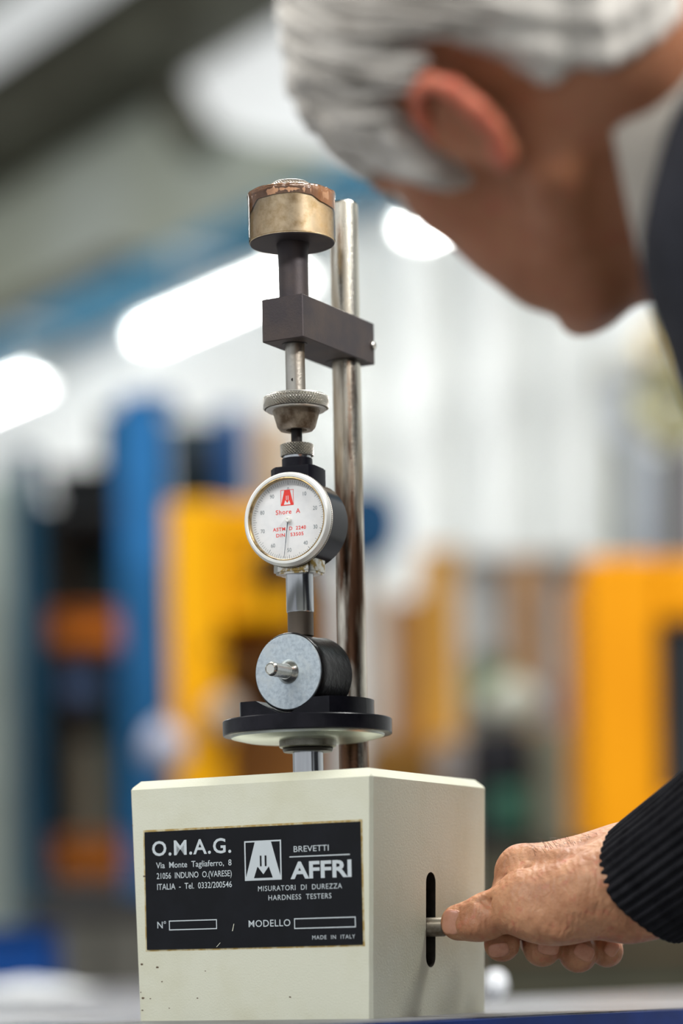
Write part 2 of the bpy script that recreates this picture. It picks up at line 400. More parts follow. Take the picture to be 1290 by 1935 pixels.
lt('N°', .054, .096, .820, .056, .004)
lt('BREVETTI', .700, .858, .225, .048, .0)
lt('AFFRI', .683, .958, .447, .142, .03)
lt('MISURATORI  DI  DUREZZA', .533, .914, .537, .042, .0, spacing=1.12)
lt('HARDNESS  TESTERS', .580, .866, .615, .042, .0, spacing=1.12)
lt('MODELLO', .486, .678, .832, .056, .003, spacing=1.05)
lt('MADE  IN  ITALY', .776, .968, .948, .032, .0, spacing=1.15)
bm = frame_rect(bmesh.new(), .110*LW, .338*LW, (1-.840)*LH, (1-.757)*LH, .0006); orient_up(bm); lab('number_box', bm, M['labelprint'], .00072)
bm = frame_rect(bmesh.new(), .695*LW, .972*LW, (1-.858)*LH, (1-.770)*LH, .0006); orient_up(bm); lab('model_box', bm, M['labelprint'], .00072)
bm = poly(bmesh.new(), [(.680*LW, (1-.268)*LH), (.952*LW, (1-.268)*LH), (.952*LW, (1-.259)*LH), (.680*LW, (1-.259)*LH)]); orient_up(bm); lab('underline', bm, M['labelprint'], .00072)
def emblem(w, h, mats, add, t=.035):
    """framed letter A made of two legs with an arrow pointing down between them; mats = (print, ground)"""
    def L(name, polys, m, dz):
        bm = bmesh.new()
        for p in polys: poly(bm, [(x*w, y*h) for x, y in p])
        orient_up(bm); add(name, bm, m, dz)
    bm = frame_rect(bmesh.new(), 0, w, 0, h, t*w); orient_up(bm); add('emblem_frame', bm, mats[0], 0)
    L('emblem_letter', [[(.30, 1), (.72, 1), (.985, .03), (.02, .03)]], mats[0], .00006)
    L('emblem_window', [[(.25, .06), (.76, .06), (.66, .34), (.60, .34), (.60, .62), (.585, .62), (.57, .62), (.44, .62), (.42, .62), (.42, .34), (.35, .34)]], mats[1], .00012)
    L('emblem_arrow', [[(.468, .64), (.552, .64), (.552, .35), (.665, .35), (.51, .15), (.355, .35), (.468, .35)]], mats[0], .00018)
emblem((.643-.473)*LW, (.447-.117)*LH, (M['labelprint'], M['label']),
       lambda n, bm, m, dz: lab(n, join(bmesh.new(), bm, Matrix.Translation((.473*LW, (1-.447)*LH, 0))), m, .00072+dz))
for (a0, b0, a1, b1) in ((.408, .86, .416, .80), (.332, .99, .350, .955)):
    p = [(a0*LW, (1-b0)*LH), (a0*LW+.0005, (1-b0)*LH), (a1*LW+.0004, (1-b1)*LH), (a1*LW, (1-b1)*LH)]
    bm = poly(bmesh.new(), p); orient_up(bm); lab('scratch', bm, M['cream'], .00072)
# chips in the paint of the housing
M['chip'] = mat('paint_chip', (92, 74, 52), .8)
for (u, v, r) in ((270, 1886, 2.6), (284, 1887, 1.2), (373, 1886, 1.2), (297, 1828, 2.2), (306, 1855, 1.2), (268, 1822, 2.2), (269, 1909, 1.6), (388, 1835, 1), (548, 1884, 1.6), (273, 1656, 2.5), (266, 1875, 1), (320, 1905, 1), (250, 1560, 1)):
    x, z = FP(u, v); r *= .0003; bm = bmesh.new(); pts = [(r*(1+.5*random.random())*math.cos(k*.785)*1.3, r*(.6+.5*random.random())*math.sin(k*.785)) for k in range(8)]
    obj('paint_chip', prism(pts, -.0001, .00012), M['chip'], T, world=TM @ Matrix.Translation((x, 0, z)) @ Matrix.Rotation(R(90), 4, 'X'), smooth=False)
# lever
M['lever'] = mat('worn_lever_steel', (132, 124, 110), .42, .85, .5, (92, 80, 62), 90)
lz = ray_plane(814, 1752, 0, 0).z
LV = TM @ Matrix.Translation((0, sy, lz)) @ Matrix.Rotation(R(90), 4, 'Y')
obj('lever', lathe([(.0057, -.03), (.0057, .0085), (.0050, .0095)], 32), M['lever'], T, world=LV)
lever_tip = LV @ Vector((0, 0, .0095)); print('lever tip', lever_tip)
# post and lower spindle
DS = 1.571; A_lo = P(581, 1390, DS); A_up = P(559, 760, DS)
def zs(v, u=565, d=DS): return P(u, v, d).z
def ax(A): return Matrix.Translation((A.x, A.y, 0))
def rp(px, d=DS): return px*d/FPX
DP = 1.622; A_post = P(668, 1430, DP); A_post2 = P(649, 400, DP); zt = zs(1.0, 650, DP)
z_base = 1.0+top_z
pr = rp(27, DP); ztop = zs(384, 650, DP)
pbm = lathe([(pr, 0), (pr, ztop-.0015-z_base), (pr-.0012, ztop-z_base)], 48)
lean = Matrix.Identity(4); lean[0][2] = (A_post2.x-A_post.x)/(A_post2.z-A_post.z)
obj('post', pbm, M['post'], T, world=Matrix.Translation((A_post.x, A_post.y, z_base)) @ lean)
obj('lower_spindle', lathe([(rp(29), z_base-.01), (rp(29), zs(1418, 582))], 48), M['polish'], T, world=ax(A_lo))
obj('spindle_seal', lathe([(rp(46), zs(1421, 582)), (rp(48), zs(1416, 582)), (rp(46), zs(1410, 582))], 48), M['darkrod'], T, world=ax(A_lo))
obj('table_hub', lathe([(rp(52), zs(1413, 582)), (rp(54), zs(1411, 582)), (rp(54), zs(1384, 582))], 64), M['greysteel'], T, world=ax(A_lo))
zd = zs(1390, 582)
obj('table_plate', lathe([(rp(120), zd-.0030), (rp(144), zd-.0012), (rp(146), zd), (rp(146), zd+.001)], 96), M['plate_steel'], T, world=ax(A_lo))
zdt = zs(1361, 582)
obj('round_table', lathe([(rp(158.5), zd), (rp(160), zd+.0006), (rp(160), zdt-.0006), (rp(158.5), zdt)], 128), M['anod'], T, world=ax(A_lo))
# vee block
hb = .0107; Rv = .040; cd = .0265; n = 48
a0 = math.asin(cd/Rv); pts = []
for k in range(n+1):
    a = -a0+(math.pi+2*a0)*k/n; pts.append((Rv*math.cos(a), Rv*math.sin(a)))
# cross-sections along x so that the groove is real
gw, gd = .0196, .0103
def vtop(x): return hb-max(0, gd*(1-abs(x)/gw))
xs = sorted(set([round(Rv*math.sin(math.pi*(k/40-.5)), 6) for k in range(41)]+[-gw, 0, gw, -math.sqrt(Rv**2-cd**2), math.sqrt(Rv**2-cd**2)]))
bm = bmesh.new(); rows = []
for x in xs:
    yb = math.sqrt(max(1e-9, Rv*Rv-x*x)); yf = -min(yb, cd)
    rows.append([bm.verts.new(c) for c in ((x, yf, 0), (x, yb, 0), (x, yb, vtop(x)), (x, yf, vtop(x)))])
for a, b in zip(rows, rows[1:]):
    for i in range(4): bm.faces.new((a[i], a[(i+1) % 4], b[(i+1) % 4], b[i]))
bmesh.ops.remove_doubles(bm, verts=bm.verts[:], dist=1e-6)
VB = Matrix.Translation((A_lo.x, A_lo.y, zdt)) @ Matrix.Rotation(RZ, 4, 'Z')
obj('vee_block', bm, M['anod'], T, world=VB, sharp=20)
# rubber buffer lying in the vee
RB = .0233; LB = .0355
zc = .0002+hb-gd+math.sqrt(gd*gd+gw*gw)/gw*RB
buf = tag(empty('rubber_buffer', VB @ Vector((0, -.005, .012)), RZ), 'black rubber buffer with zinc end plate and threaded stud lying in the vee block', 'rubber buffer')
FX = VB @ Matrix.Translation((0, -.0205, zc)) @ Matrix.Rotation(R(90), 4, 'X')  # +z towards the viewer
def wav(bm, amp=.00018):
    for v in bm.verts:
        k = noise.noise(v.co*160); v.co.x *= 1+amp/.02*k; v.co.y *= 1+amp/.02*k
    return bm
obj('rubber_body', wav(lathe([(.0215, .0003), (RB-.0006, .0003), (RB, -.0008), (RB-.0004, -.006), (RB-.0007, -.018), (RB-.0004, -LB+.004), (RB, -LB+.001), (RB-.0008, -LB)], 96)), M['rubber'], buf, world=FX)
obj('end_plate', lathe([(.0222, -.001), (.0222, .0008), (.0218, .0012), (.0075, .0012)], 96), M['zinc'], buf, world=FX)
obj('end_plate', lathe([(.0218, 0), (.0222, .0004), (.0222, .002)], 64), M['zinc'], buf, world=FX @ Matrix.Translation((0, 0, -LB-.0015)))
pr_ = [(.0072, .0012), (.0066, .0022), (.0054, .0034), (.0046, .0042)]
z = .0042
while z < .0200:
    pr_ += [(.0041, z), (.0036, z+.00042), (.0041, z+.00084)]; z += .00125
pr_ += [(.0038, .0206), (.0034, .0219), (.0030, .0223), (.0026, .0217)]
obj('threaded_stud', lathe(pr_, 40), M['stud'], buf, world=FX, sharp=20)
# upper spindle: foot, tube, nut, gauge
U = ax(A_up)
ztb = TM.translation.z; z_touch = zdt+zc+RB-.0002
obj('gauge_foot', lathe([(rp(24.5), z_touch), (rp(24.5), zs(1157)), (rp(25), zs(1156))], 48), M['collar2'], T, world=U)
obj('gauge_tube', lathe([(rp(25), zs(1158)), (rp(26.2), zs(1156)), (rp(26.2), zs(1090)), (rp(27), zs(1086))], 48), M['polish'], T, world=U)
ND = R(-23)
GM = Matrix.Translation((A_up.x, A_up.y, 0)) @ Matrix.Rotation(ND, 4, 'Z')      # gauge frame: -y is the dial normal
def chamfer_block(w, d, z0, z1, c, bev):
    pts = [(-w+c, -d), (w-c*.6, -d), (w, -d+c), (w, d-c), (w-c, d), (-w+c, d), (-w, d-c), (-w, -d+c)]
    bm = prism(pts, z0, z1); bmesh.ops.recalc_face_normals(bm, faces=bm.faces[:])
    es = [e for e in bm.edges if abs(e.verts[0].co.z-e.verts[1].co.z) < 1e-6]
    bmesh.ops.bevel(bm, geom=es, offset=bev, segments=2, affect='EDGES'); return bm
obj('mounting_nut', chamfer_block(.0135, .0115, zs(1087), zs(1055), .0045, .0012), M['nut'], T, world=GM)
zdial = P(545, 981, 1.556).z
gauge = T
DMt = GM @ Matrix.Translation((0, -.0125, zdial)) @ Matrix.Rotation(R(90), 4, 'X')   # dial frame: +z = normal, x right, y up
RBZ = .0277
obj('gauge_case', lathe([(.020, -.0275), (.0245, -.0272), (.0262, -.0258), (.0264, -.003), (.0268, -.0025), (.0268, .0)], 96), M['gaugeblack'], T, world=DMt)
bz = lathe([(.0240, .0012), (.0240, .0052), (.0250, .0060), (.0262, .0060), (RBZ-.0004, .0048), (RBZ, .0036), (RBZ, .0018), (RBZ-.0008, .0), (.0240, .0)], 128, cap=False)
bezel = obj('bezel', bz, M['bezel'], T, world=DMt)
kn = knurl(RBZ+.00005, .0003, .0022, 150, .0003, False); obj('bezel_grip', kn, [M['knurl'], M['groove']], bezel, world=DMt)
obj('brass_ring', lathe([(.0245, .0050), (.0248, .0056), (.0240, .0058), (.0236, .0050), (.0234, .0030), (.0245, .0030)], 128, cap=False), M['brassring'], bezel, world=DMt)
dial = obj('dial_face', lathe([(.0243, .0008), (.0243, .0016)], 128), M['dialwhite'], T, world=DMt)
def dl(name, bm, m, dz=0):
    orient_up(bm); return obj(name, bm, m, dial, world=DMt @ Matrix.Translation((0, 0, .00166+dz)), smooth=False)
K = RBZ
bm = bmesh.new()
for i in range(100):
    a = 2*math.pi*i/100; r1 = .835*K; r0 = (.775 if i % 5 else .745)*K; w = .0035*K if i % 10 else .005*K
    d = Vector((math.sin(a), math.cos(a))); nn = Vector((d.y, -d.x))*w
    poly(bm, [tuple(d*r0-nn), tuple(d*r1-nn), tuple(d*r1+nn), tuple(d*r0+nn)])
tk = dl('scale_marks', bm, M['greyprint']); tk['kind'] = 'stuff'
for i, s in enumerate(('0', '10', '20', '30', '40', '50', '60', '70', '80', '90')):
    a = 2*math.pi*i/10; b = text_bm(s, 0, None, .082*K, 'C'); 
    b.transform(Matrix.Translation((math.sin(a)*.645*K, math.cos(a)*.645*K-.04*K, 0)) @ Matrix.Scale(.85, 4, (1, 0, 0))); dl('numeral', b, M['greyprint'])
def dt(s, x0, x1, y, cap, bold):
    b = text_bm(s, bold, (x1-x0)*K, cap*K, spacing=1.1); b.transform(Matrix.Translation((x0*K, y*K, 0))); dl('lettering', b, M['red'])
dt('Shore  A', -.30, .27, .125, .098, .012)
dt('ASTM  D  2240', -.375, .395, -.225, .075, .02)
dt('DIN   53505', -.30, .335, -.355, .075, .02)
emblem(.30*K, .335*K, (M['red'], M['dialwhite']), lambda n, bm, m, dz: (bm.transform(Matrix.Translation((-.178*K, .305*K, 0))), dl(n, bm, m, dz*.5)))
# needle and hub
bm = prism([(-.010*K, .05*K), (.010*K, .05*K), (.003*K, -.82*K), (-.003*K, -.82*K)], 0, .0003)
obj('needle', bm, M['needle'], dial, world=DMt @ Matrix.Rotation(R(-7.5), 4, 'Z') @ Matrix.Translation((0, 0, .0028)), smooth=False)
hub = obj('hub', lathe([(.062*K, .0017), (.062*K, .0036), (.052*K, .0040), (.02*K, .0040), (.008*K, .0036)], 40), M['white'], dial, world=DMt)
obj('crystal', lathe([(.0238, .0046), (.012, .00462), (.0001, .00463)], 96, cap=False), M['glass'], T, world=DMt)
obj('gauge_bracket', chamfer_block(.0143, .0118, zs(925), zs(886), .0042, .0008), M['anod'], T, world=GM @ Matrix.Translation((.0005, 0, 0)))
obj('bracket_collar', lathe([(rp(29), zs(893)), (rp(29), zs(868.5)), (rp(28), zs(867.5))], 48), M['anod'], T, world=U)
obj('clamp_sleeve', lathe([(rp(27), zs(869)), (rp(27.2), zs(868)), (rp(27.2), zs(863))], 48), M['polish'], T, world=U)
obj('clamp_knob', knurl(rp(28), zs(864), zs(839), 32, .0012), [M['knurl'], M['groove']], T, world=U, smooth=False)
obj('neck_rod', lathe([(rp(10.5), zs(840)), (rp(10.5), zs(800))], 32), M['darkrod'], T, world=U)
obj('cone_collar', lathe([(rp(18), zs(806)), (rp(20), zs(813)), (rp(31), zs(813.5)), (rp(36), zs(808)), (rp(45), zs(777)), (rp(49), zs(775.5))], 64, cap=False), M['cone'], T, world=U)
kr = obj('knurled_ring', knurl(rp(58), zs(774.5), zs(750), 66, .0013), [M['knurl'], M['groove']], T, world=U, smooth=False)
obj('ring_chamfer', lathe([(rp(48), zs(777)), (rp(55), zs(777)), (rp(57.4), zs(775)), (rp(57.4), zs(774))], 64, cap=True), M['knurl'], kr, world=U)
obj('ring_top', lathe([(rp(57.4), zs(750.2)), (rp(56), zs(748)), (rp(18), zs(748))], 64), M['knurl'], kr, world=U)
# arm block
bw, bl = .0280/2, .0886
dn = DS-.019
zb_t = P(575, 554, dn).z; zb_b = P(575, 636, dn).z
bx = B(-bw, bw, -.0142, -.0142+bl, zb_b, zb_t, bev=.0005)
AM = Matrix.Translation((A_up.x, A_up.y, 0)) @ Matrix.Rotation(RZ, 4, 'Z')
arm = obj('arm_block', bx, M['blackox'], T, world=AM)
pl = AM.inverted() @ Vector((A_post.x+(zb_b-A_post.z)*lean[0][2], A_post.y, zb_b))
obj('post_bore', lathe([(pr+.0006, -.0003), (pr+.0042, -.0003), (pr+.0042, .0002), (pr+.0006, .0002)], 48, cap=False), M['darkrod'], arm, world=AM @ Matrix.Translation((pl.x, pl.y, zb_b)))
obj('rod_bore', lathe([(rp(18.5), -.0003), (rp(24), -.0003), (rp(24), .0002), (rp(18.5), .0002)], 48, cap=False), M['darkrod'], arm, world=AM @ Matrix.Translation((0, 0, zb_b)))
obj('set_screw', lathe([(.0026, -.004), (.0026, .0012), (.0018, .0018), (.0014, .0010)], 20), M['steel'], arm, world=AM @ Matrix.Translation((bw, bl-.0205+.0035, (zb_b+zb_t)/2-.0015)) @ Matrix.Rotation(R(90), 4, 'Y'))
obj('upper_rod', lathe([(rp(18.5), zs(752)), (rp(18.5), zb_b+.001)], 40), M['steel'], T, world=U)
hp = P(553, 717, DS-rp(18.5)); 
obj('pin_hole', lathe([(.0010, -.001), (.0010, .0004)], 16), M['darkrod'], T, world=Matrix.Translation((hp.x, hp.y+.0006, hp.z)) @ Matrix.Rotation(R(90), 4, 'X'))
# neck sleeve, weight
z_wb = zs(461, 552)
obj('neck_sleeve', lathe([(rp(28), zb_t-.001), (rp(28), z_wb-.012), (rp(28.6), z_wb-.006), (rp(31), z_wb-.001), (rp(31), z_wb+.001)], 56), M['blackox'], T, world=U)
z_wt = zs(374, 552); rw = rp(81)
U2 = Matrix.Translation((-.0002, 0, 0)) @ U
wt = obj('weight', lathe([(rw-.0004, z_wb), (rw, z_wb+.0005), (rw-.0006, z_wb+.0012), (rw-.0006, z_wt-.0006), (rw-.0012, z_wt)], 96), M['brass'], T, world=U2)
obj('weight_base', lathe([(rp(30), z_wb-.0004), (rw-.0006, z_wb-.0004), (rw-.0002, z_wb+.0002), (rw-.0006, z_wb+.0006)], 96), M['blackox'], wt, world=U2)
obj('weight_knob', lathe([(rp(36), zs(349, 549)), (rp(36.4), zs(349, 549)), (rp(34), zs(347.5, 549))], 64), M['knurl'], wt, world=U2 @ Matrix.Translation((-rp(1.5), 0, 0)))
obj('knob_grip', knurl(rp(37), z_wt-.001, zs(350, 549), 44, .0009), [M['knurl'], M['groove']], wt, world=U2 @ Matrix.Translation((-rp(1.5), 0, 0)), smooth=False)
# brown packing tape round the top of the weight, wavy lower edge, folded over the rim
def tape(bm, rr, a0, a1, n, low, high, fold):
    rows = []
    for i in range(n+1):
        a = a0+(a1-a0)*i/n; w = noise.noise(Vector((a*3, 0, 0)))*.0012; w2 = noise.noise(Vector((a*9, 4, 0)))*.0007
        ro = rr+abs(noise.noise(Vector((a*14, 9, 0))))*.0005
        zl = low(a)+w*.5; zh = high+w2
        q = [(ro, zl), (ro+.0002, (zl+zh)/2), (ro+abs(w2)*.8, zh-.0004), (ro-.0006, zh+.0006), (ro-fold*.5, zh+.0004+w2*.6), (ro-fold, zh+.0002)]
        rows.append([bm.verts.new((r*math.cos(a), r*math.sin(a), z)) for r, z in q])
    for a, b in zip(rows, rows[1:]):
        for i in range(5): bm.faces.new((a[i], b[i], b[i+1], a[i+1]))
    return bm
bm = bmesh.new(); F0 = R(-90)
def low(a):
    d = math.atan2(math.sin(a-F0), math.cos(a-F0))
    l = z_wt-.0050+.0010*math.cos(d*2)
    if d > .5: l -= .0030*min(1, (d-.5)/.25)
    if d < -.9: l -= .0042*min(1, (-.9-d)/.3)
    return l
tape(bm, rw+.0001, 0, 2*math.pi, 160, low, z_wt+.0012, .0125)
obj('brown_tape', bm, M['tape'], wt, world=U2, sharp=60)
bm = lathe([(rw+.0002, z_wb+.001), (rw+.0005, z_wb+.006), (rw+.0003, z_wt-.002), (rw+.0008, z_wt+.0014), (rw-.002, z_wt+.0016), (rw-.008, z_wt+.0012)], 96, cap=False)
for v in bm.verts:
    k = noise.noise(v.co*110)*.0006*(1 if v.co.z > z_wt-.003 else .15); v.co.x *= 1+k/.025; v.co.y *= 1+k/.025; v.co.z += k
obj('clear_film', bm, M['film'], wt, world=U2)
# ------------------------------------------------------------------ background things (blurred, each standing on the floor)
BM = {}
def bmat(c, rough=.6, c2=None):
    k = (c, rough)
    if k not in BM:
        c2 = c2 or tuple(max(0, int(x*.86)) for x in c)
        BM[k] = mat('painted_surface', c, max(rough, .6), 0, .12, c2, 2.2, .42, .62)
    return BM[k]
class Thing:
    """a background thing standing at distance d; parts are given by the lines of sight of their edges"""
    def __init__(s, name, label, cat, u, d, group=None, rz=0, base=0.0):
        p = P(u, 1400, d); s.d = d; s.rz = rz
        s.e = tag(empty(name, (p.x, d, base), rz), label, cat, group)
        s.M = root_matrix(s.e)
    def xz(s, u, v, dd=0):
        p = P(u, v, s.d+dd); return p.x-s.M.translation.x, p.z
    def box(s, name, u0, u1, v0, v1, m, th=.3, dd=0, z0=None, bev=.008, parent=None, vm=None):
        vm = vm or (min(max((v0+v1)/2, v0), 1500) if z0 is None else min(max(v0, 1300), 1600))
        xa = s.xz(u0, vm, dd)[0]; xb = s.xz(u1, vm, dd)[0]
        zt = s.xz((u0+u1)/2, v0, dd)[1]; zb = s.xz((u0+u1)/2, v1, dd)[1] if z0 is None else z0
        bm = B(xa, xb, dd, dd+th, zb, zt, bev=bev)
        bm.transform(Matrix.Translation((0, 0, -s.M.translation.z)))
        bm.transform(Matrix.Rotation(-s.rz, 4, 'Z'))
        return obj(name, bm, m, parent or s.e)
    def ball(s, name, u, v, rpx, m, dd=0, squash=(1, 1, 1), lump=0, parent=None):
        x, z = s.xz(u, v, dd); r = rpx*(s.d+dd)/FPX
        bm = bmesh.new(); bmesh.ops.create_icosphere(bm, subdivisions=3, radius=r)
        for q in bm.verts:
            if lump: q.co *= 1+lump*noise.noise(q.co/r*1.6+Vector((u, v, 0)))
        bmesh.ops.scale(bm, verts=bm.verts[:], vec=squash)
        bmesh.ops.translate(bm, verts=bm.verts[:], vec=(x, dd, z-s.M.translation.z)); return obj(name, bm, m, parent or s.e)
    def rod(s, name, pix, rpx, m, dd=0, n=12):
        bm = bmesh.new(); pts = [(s.xz(u, v, dd)[0], dd, s.xz(u, v, dd)[1]-s.M.translation.z) for u, v in pix]
        tube(bm, pts, rpx*s.d/FPX, n); return obj(name, bm, m, s.e)
# storage rack on the left with crates
teal = bmat((22, 74, 100)); deep = bmat((18, 66, 112))
rk = Thing('storage_rack', 'teal steel storage rack with open shelves at the left', 'storage rack', 130, 7.6)
rk.box('upright', 34, 80, 850, 0, teal, .09, z0=0); rk.box('upright', 196, 236, 775, 0, bmat((20, 56, 62)), .09, dd=.5, z0=0)
rk.box('upright', 60, 84, 900, 0, teal, .09, dd=.8, z0=0)
rk.box('shelf', 70, 240, 950, 985, bmat((34, 36, 38)), .9); rk.box('shelf', 70, 240, 1232, 1246, bmat((58, 48, 42)), .9)
rk.box('shelf', 70, 240, 1668, 1690, bmat((98, 98, 96)), .9)
rk.box('back_panel', 78, 240, 985, 1700, bmat((62, 54, 46)), .02, dd=.9)
rk.box('brace', 60, 240, 1395, 1408, bmat((50, 52, 50)), .03, dd=.8)
def crate(name, label, u0, u1, v0, v1, m, d, th=.35, group=None, cat='crate', base=None):
    t = Thing(name, label, cat, (u0+u1)/2, d, group, base=P((u0+u1)/2, v1-7, d).z)
    t.box('bin_body', u0, u1, v0+6, v1-7, m, th, bev=.02); t.box('rim', u0-3, u1+3, v0, v0+9, m, th+.02, dd=-.01, bev=.006)
    t.box('handle_slot', (u0+u1)/2-14, (u0+u1)/2+14, v0+16, v0+22, bmat((40, 36, 34)), .012, dd=-.006, bev=.002)
    return t
crate('crate', 'orange crate on the middle shelf of the teal rack', 92, 218, 1152, 1232, bmat((206, 112, 34)), 7.7)
crate('crate', 'orange crate on the low shelf of the teal rack', 94, 226, 1580, 1668, bmat((190, 108, 40)), 7.7, .3)
crate('crate', 'black crate on the top shelf of the teal rack', 95, 225, 880, 950, bmat((26, 28, 30)), 7.7)
crate('bin', 'small grey blue bin hanging under the orange crate', 112, 182, 1250, 1330, bmat((92, 112, 150)), 7.66, .2, cat='bin')
t = Thing('carton', 'tall grey brown carton standing on the low shelf of the teal rack', 'carton', 180, 8.08, base=P(180, 1662, 8.08).z)
t.box('carton_body', 142, 196, 1400, 1660, bmat((112, 108, 96)), .3); t.box('packing_tape', 164, 176, 1398, 1660, bmat((150, 138, 116)), .302, dd=-.001, bev=.001)
t = Thing('pale_cabinet', 'pale green cabinet cut by the left edge of the photo', 'cabinet', -60, 8.8)
t.box('cabinet_body', -160, 24, 900, 0, bmat((176, 190, 184)), .6, z0=0); t.box('door', -150, 10, 930, 0, bmat((188, 200, 194)), .02, dd=-.02, z0=.1)
# blue column
t = Thing('blue_column', 'tall blue steel column left of the yellow machine', 'column', 277, 6.8)
cb = bmat((46, 118, 182), .55, (40, 106, 164))
t.box('flange', 230, 322, 752, 0, cb, .03, z0=0); t.box('web', 268, 284, 752, 0, cb, .16, dd=.03, z0=0); t.box('flange', 230, 322, 752, 0, cb, .03, dd=.19, z0=0)
t.box('cap_plate', 222, 330, 742, 752, cb, .25, dd=-.01)
# machine behind
t = Thing('press_machine', 'dark green press with blue guard and tan post behind the yellow frame', 'machine', 430, 8.8)
t.box('press_frame', 325, 425, 795, 0, bmat((44, 60, 62)), .7, z0=0); t.box('guard_panel', 420, 474, 772, 0, bmat((48, 96, 156)), .5, z0=0)
t.box('tan_post', 482, 545, 790, 1100, bmat((206, 172, 132)), .2); t.box('motor_housing', 335, 410, 830, 880, bmat((60, 70, 84)), .2, dd=-.2)
t.box('crosshead', 470, 620, 1010, 1100, bmat((34, 32, 34)), .4)
t.box('lower_cover', 400, 640, 1100, 0, bmat((116, 78, 42)), .5, z0=0)
yel = bmat((246, 178, 4), .5, (236, 164, 4)); 
t = Thing('yellow_machine', 'yellow painted machine frame standing left of the dial gauge', 'machine', 440, 6.2)
t.box('upright', 322, 418, 946, 0, yel, .35, z0=0); t.box('cross_beam', 418, 560, 990, 1172, yel, .3, dd=.05)
t.box('bracket', 405, 500, 950, 1000, yel, .3, dd=.02)
t.box('dark_cover', 480, 560, 1030, 1095, bmat((40, 32, 26)), .1, dd=-.06)
t.box('inner_panel', 418, 600, 1172, 0, bmat((132, 88, 40)), .05, dd=.3, z0=0); t.box('brown_shelf', 418, 600, 1260, 1280, bmat((96, 66, 36)), .3, dd=.0)  # plain shelf, darker brown than the panel behind it
for k, v in enumerate((1210, 1310, 1400)): t.box('hinge', 398, 412, v, v+22, bmat((70, 60, 40)), .03, dd=-.03, bev=.003)
def sack(label, u, v, r, m, d, name='sack', cat='sack', sq=(1, 1, 1), group=None):
    t = Thing(name, label, cat, u, d, group, base=P(u, v, d).z-r*d/FPX*sq[2])
    t.ball('bag_body', u, v, r, m, squash=sq, lump=.25); t.ball('tied_neck', u, v-r*sq[2]*.98, r*.25, m, lump=.3)
sack('pale lilac plastic bag hanging before the blue column', 310, 1412, 44, bmat((184, 186, 204)), 6.0, 'plastic_bag', 'bag')
sack('off white bag hanging inside the yellow machine', 425, 1352, 38, bmat((186, 168, 150)), 6.1, 'plastic_bag', 'bag')
# wall mounted blue reel
t = Thing('hose_reel', 'round dark blue hose reel behind the steel post', 'hose reel', 690, 9.5)
x, z = t.xz(690, 1000); bm = lathe([(.02, 0), (.13, 0), (.13, .03), (.10, .04), (.10, .12), (.13, .13), (.13, .16), (.02, .16)], 40); bm.transform(Matrix.Translation((x, 0, z)) @ Matrix.Rotation(R(90), 4, 'X')); obj('reel', bm, bmat((34, 84, 128)), t.e)
t.box('reel_post', 672, 700, 1000, 0, bmat((200, 200, 200)), .05, z0=0, dd=.05)
# amber guarded machine right of the post
t = Thing('guarded_machine', 'machine with amber upright and brown side doors right of the post', 'machine', 790, 8.4)
amb = bmat((222, 164, 66), .5, (206, 150, 70))
t.box('upright', 800, 868, 1040, 0, amb, .3, z0=0); t.box('side_door', 742, 800, 1130, 0, bmat((170, 122, 72)), .3, dd=.05, z0=0)
t.box('base_cover', 690, 850, 1400, 0, bmat((158, 112, 48)), .4, dd=-.1, z0=0); t.box('light_panel', 690, 745, 1105, 1400, bmat((216, 206, 196)), .2, dd=.1)
t.box('top_cap', 796, 872, 1034, 1046, amb, .33, dd=-.01)
t = Thing('carton', 'pale crumpled carton beside the amber machine and above the dark cart', 'carton', 858, 7.9, base=1.2)
t.box('carton_body', 826, 892, 1400, 1500, bmat((186, 176, 172)), .2)
t = Thing('carton_shelf', 'white shelf unit of pale cartons with tan posts', 'shelf unit', 990, 9.2)
for u0, u1, c in ((968, 1030, (206, 160, 116)), (1106, 1120, (206, 160, 116))): t.box('post', u0, u1, 1055, 0, bmat(c), .06, z0=0)
t.box('back_sheet', 876, 1112, 1050, 0, bmat((206, 206, 202)), .03, dd=.5, z0=0)
t.box('shelf', 876, 1112, 1044, 1056, bmat((204, 196, 184)), .5); t.box('shelf', 876, 1112, 1372, 1384, bmat((150, 140, 124)), .5)
def carton(label, u0, u1, v0, v1, c, d, th=.3):
    t = Thing('carton', label, 'carton', (u0+u1)/2, d, base=P((u0+u1)/2, v1, d).z)
    t.box('carton_body', u0, u1, v0, v1, bmat(c), th); m = (u0+u1)/2
    t.box('packing_tape', m-5, m+5, v0-1, v1, bmat(tuple(int(k*.85) for k in c)), th+.004, dd=-.002, bev=.001)
carton('white carton at the left of the pale shelf unit', 882, 962, 1070, 1240, (216, 218, 218), 9.3)
carton('tall white carton at the right of the pale shelf unit', 1034, 1102, 1085, 1300, (226, 228, 230), 9.3)
carton('lilac box under the tall white carton', 1040, 1100, 1302, 1372, (196, 184, 200), 9.25)
carton('green box on the low board of the pale shelf unit', 890, 966, 1262, 1320, (150, 176, 130), 9.25)
sack('off white sack slumped over the dark cart', 968, 1330, 48, bmat((206, 206, 192)), 7.3, 'sack', 'sack', (1.15, 1, .9))
t = Thing('tool_cart', 'black tool cart with a green drawer under the off white sack', 'tool cart', 945, 7.2)
t.box('cart_body', 892, 1000, 1378, 0, bmat((38, 38, 44)), .5, z0=.15); t.box('drawer', 930, 996, 1490, 1560, bmat((84, 138, 118)), .03, dd=-.03)
t.box('drawer', 898, 994, 1400, 1470, bmat((46, 46, 52)), .02, dd=-.02); t.box('drawer', 898, 994, 1575, 1660, bmat((46, 46, 52)), .02, dd=-.02)
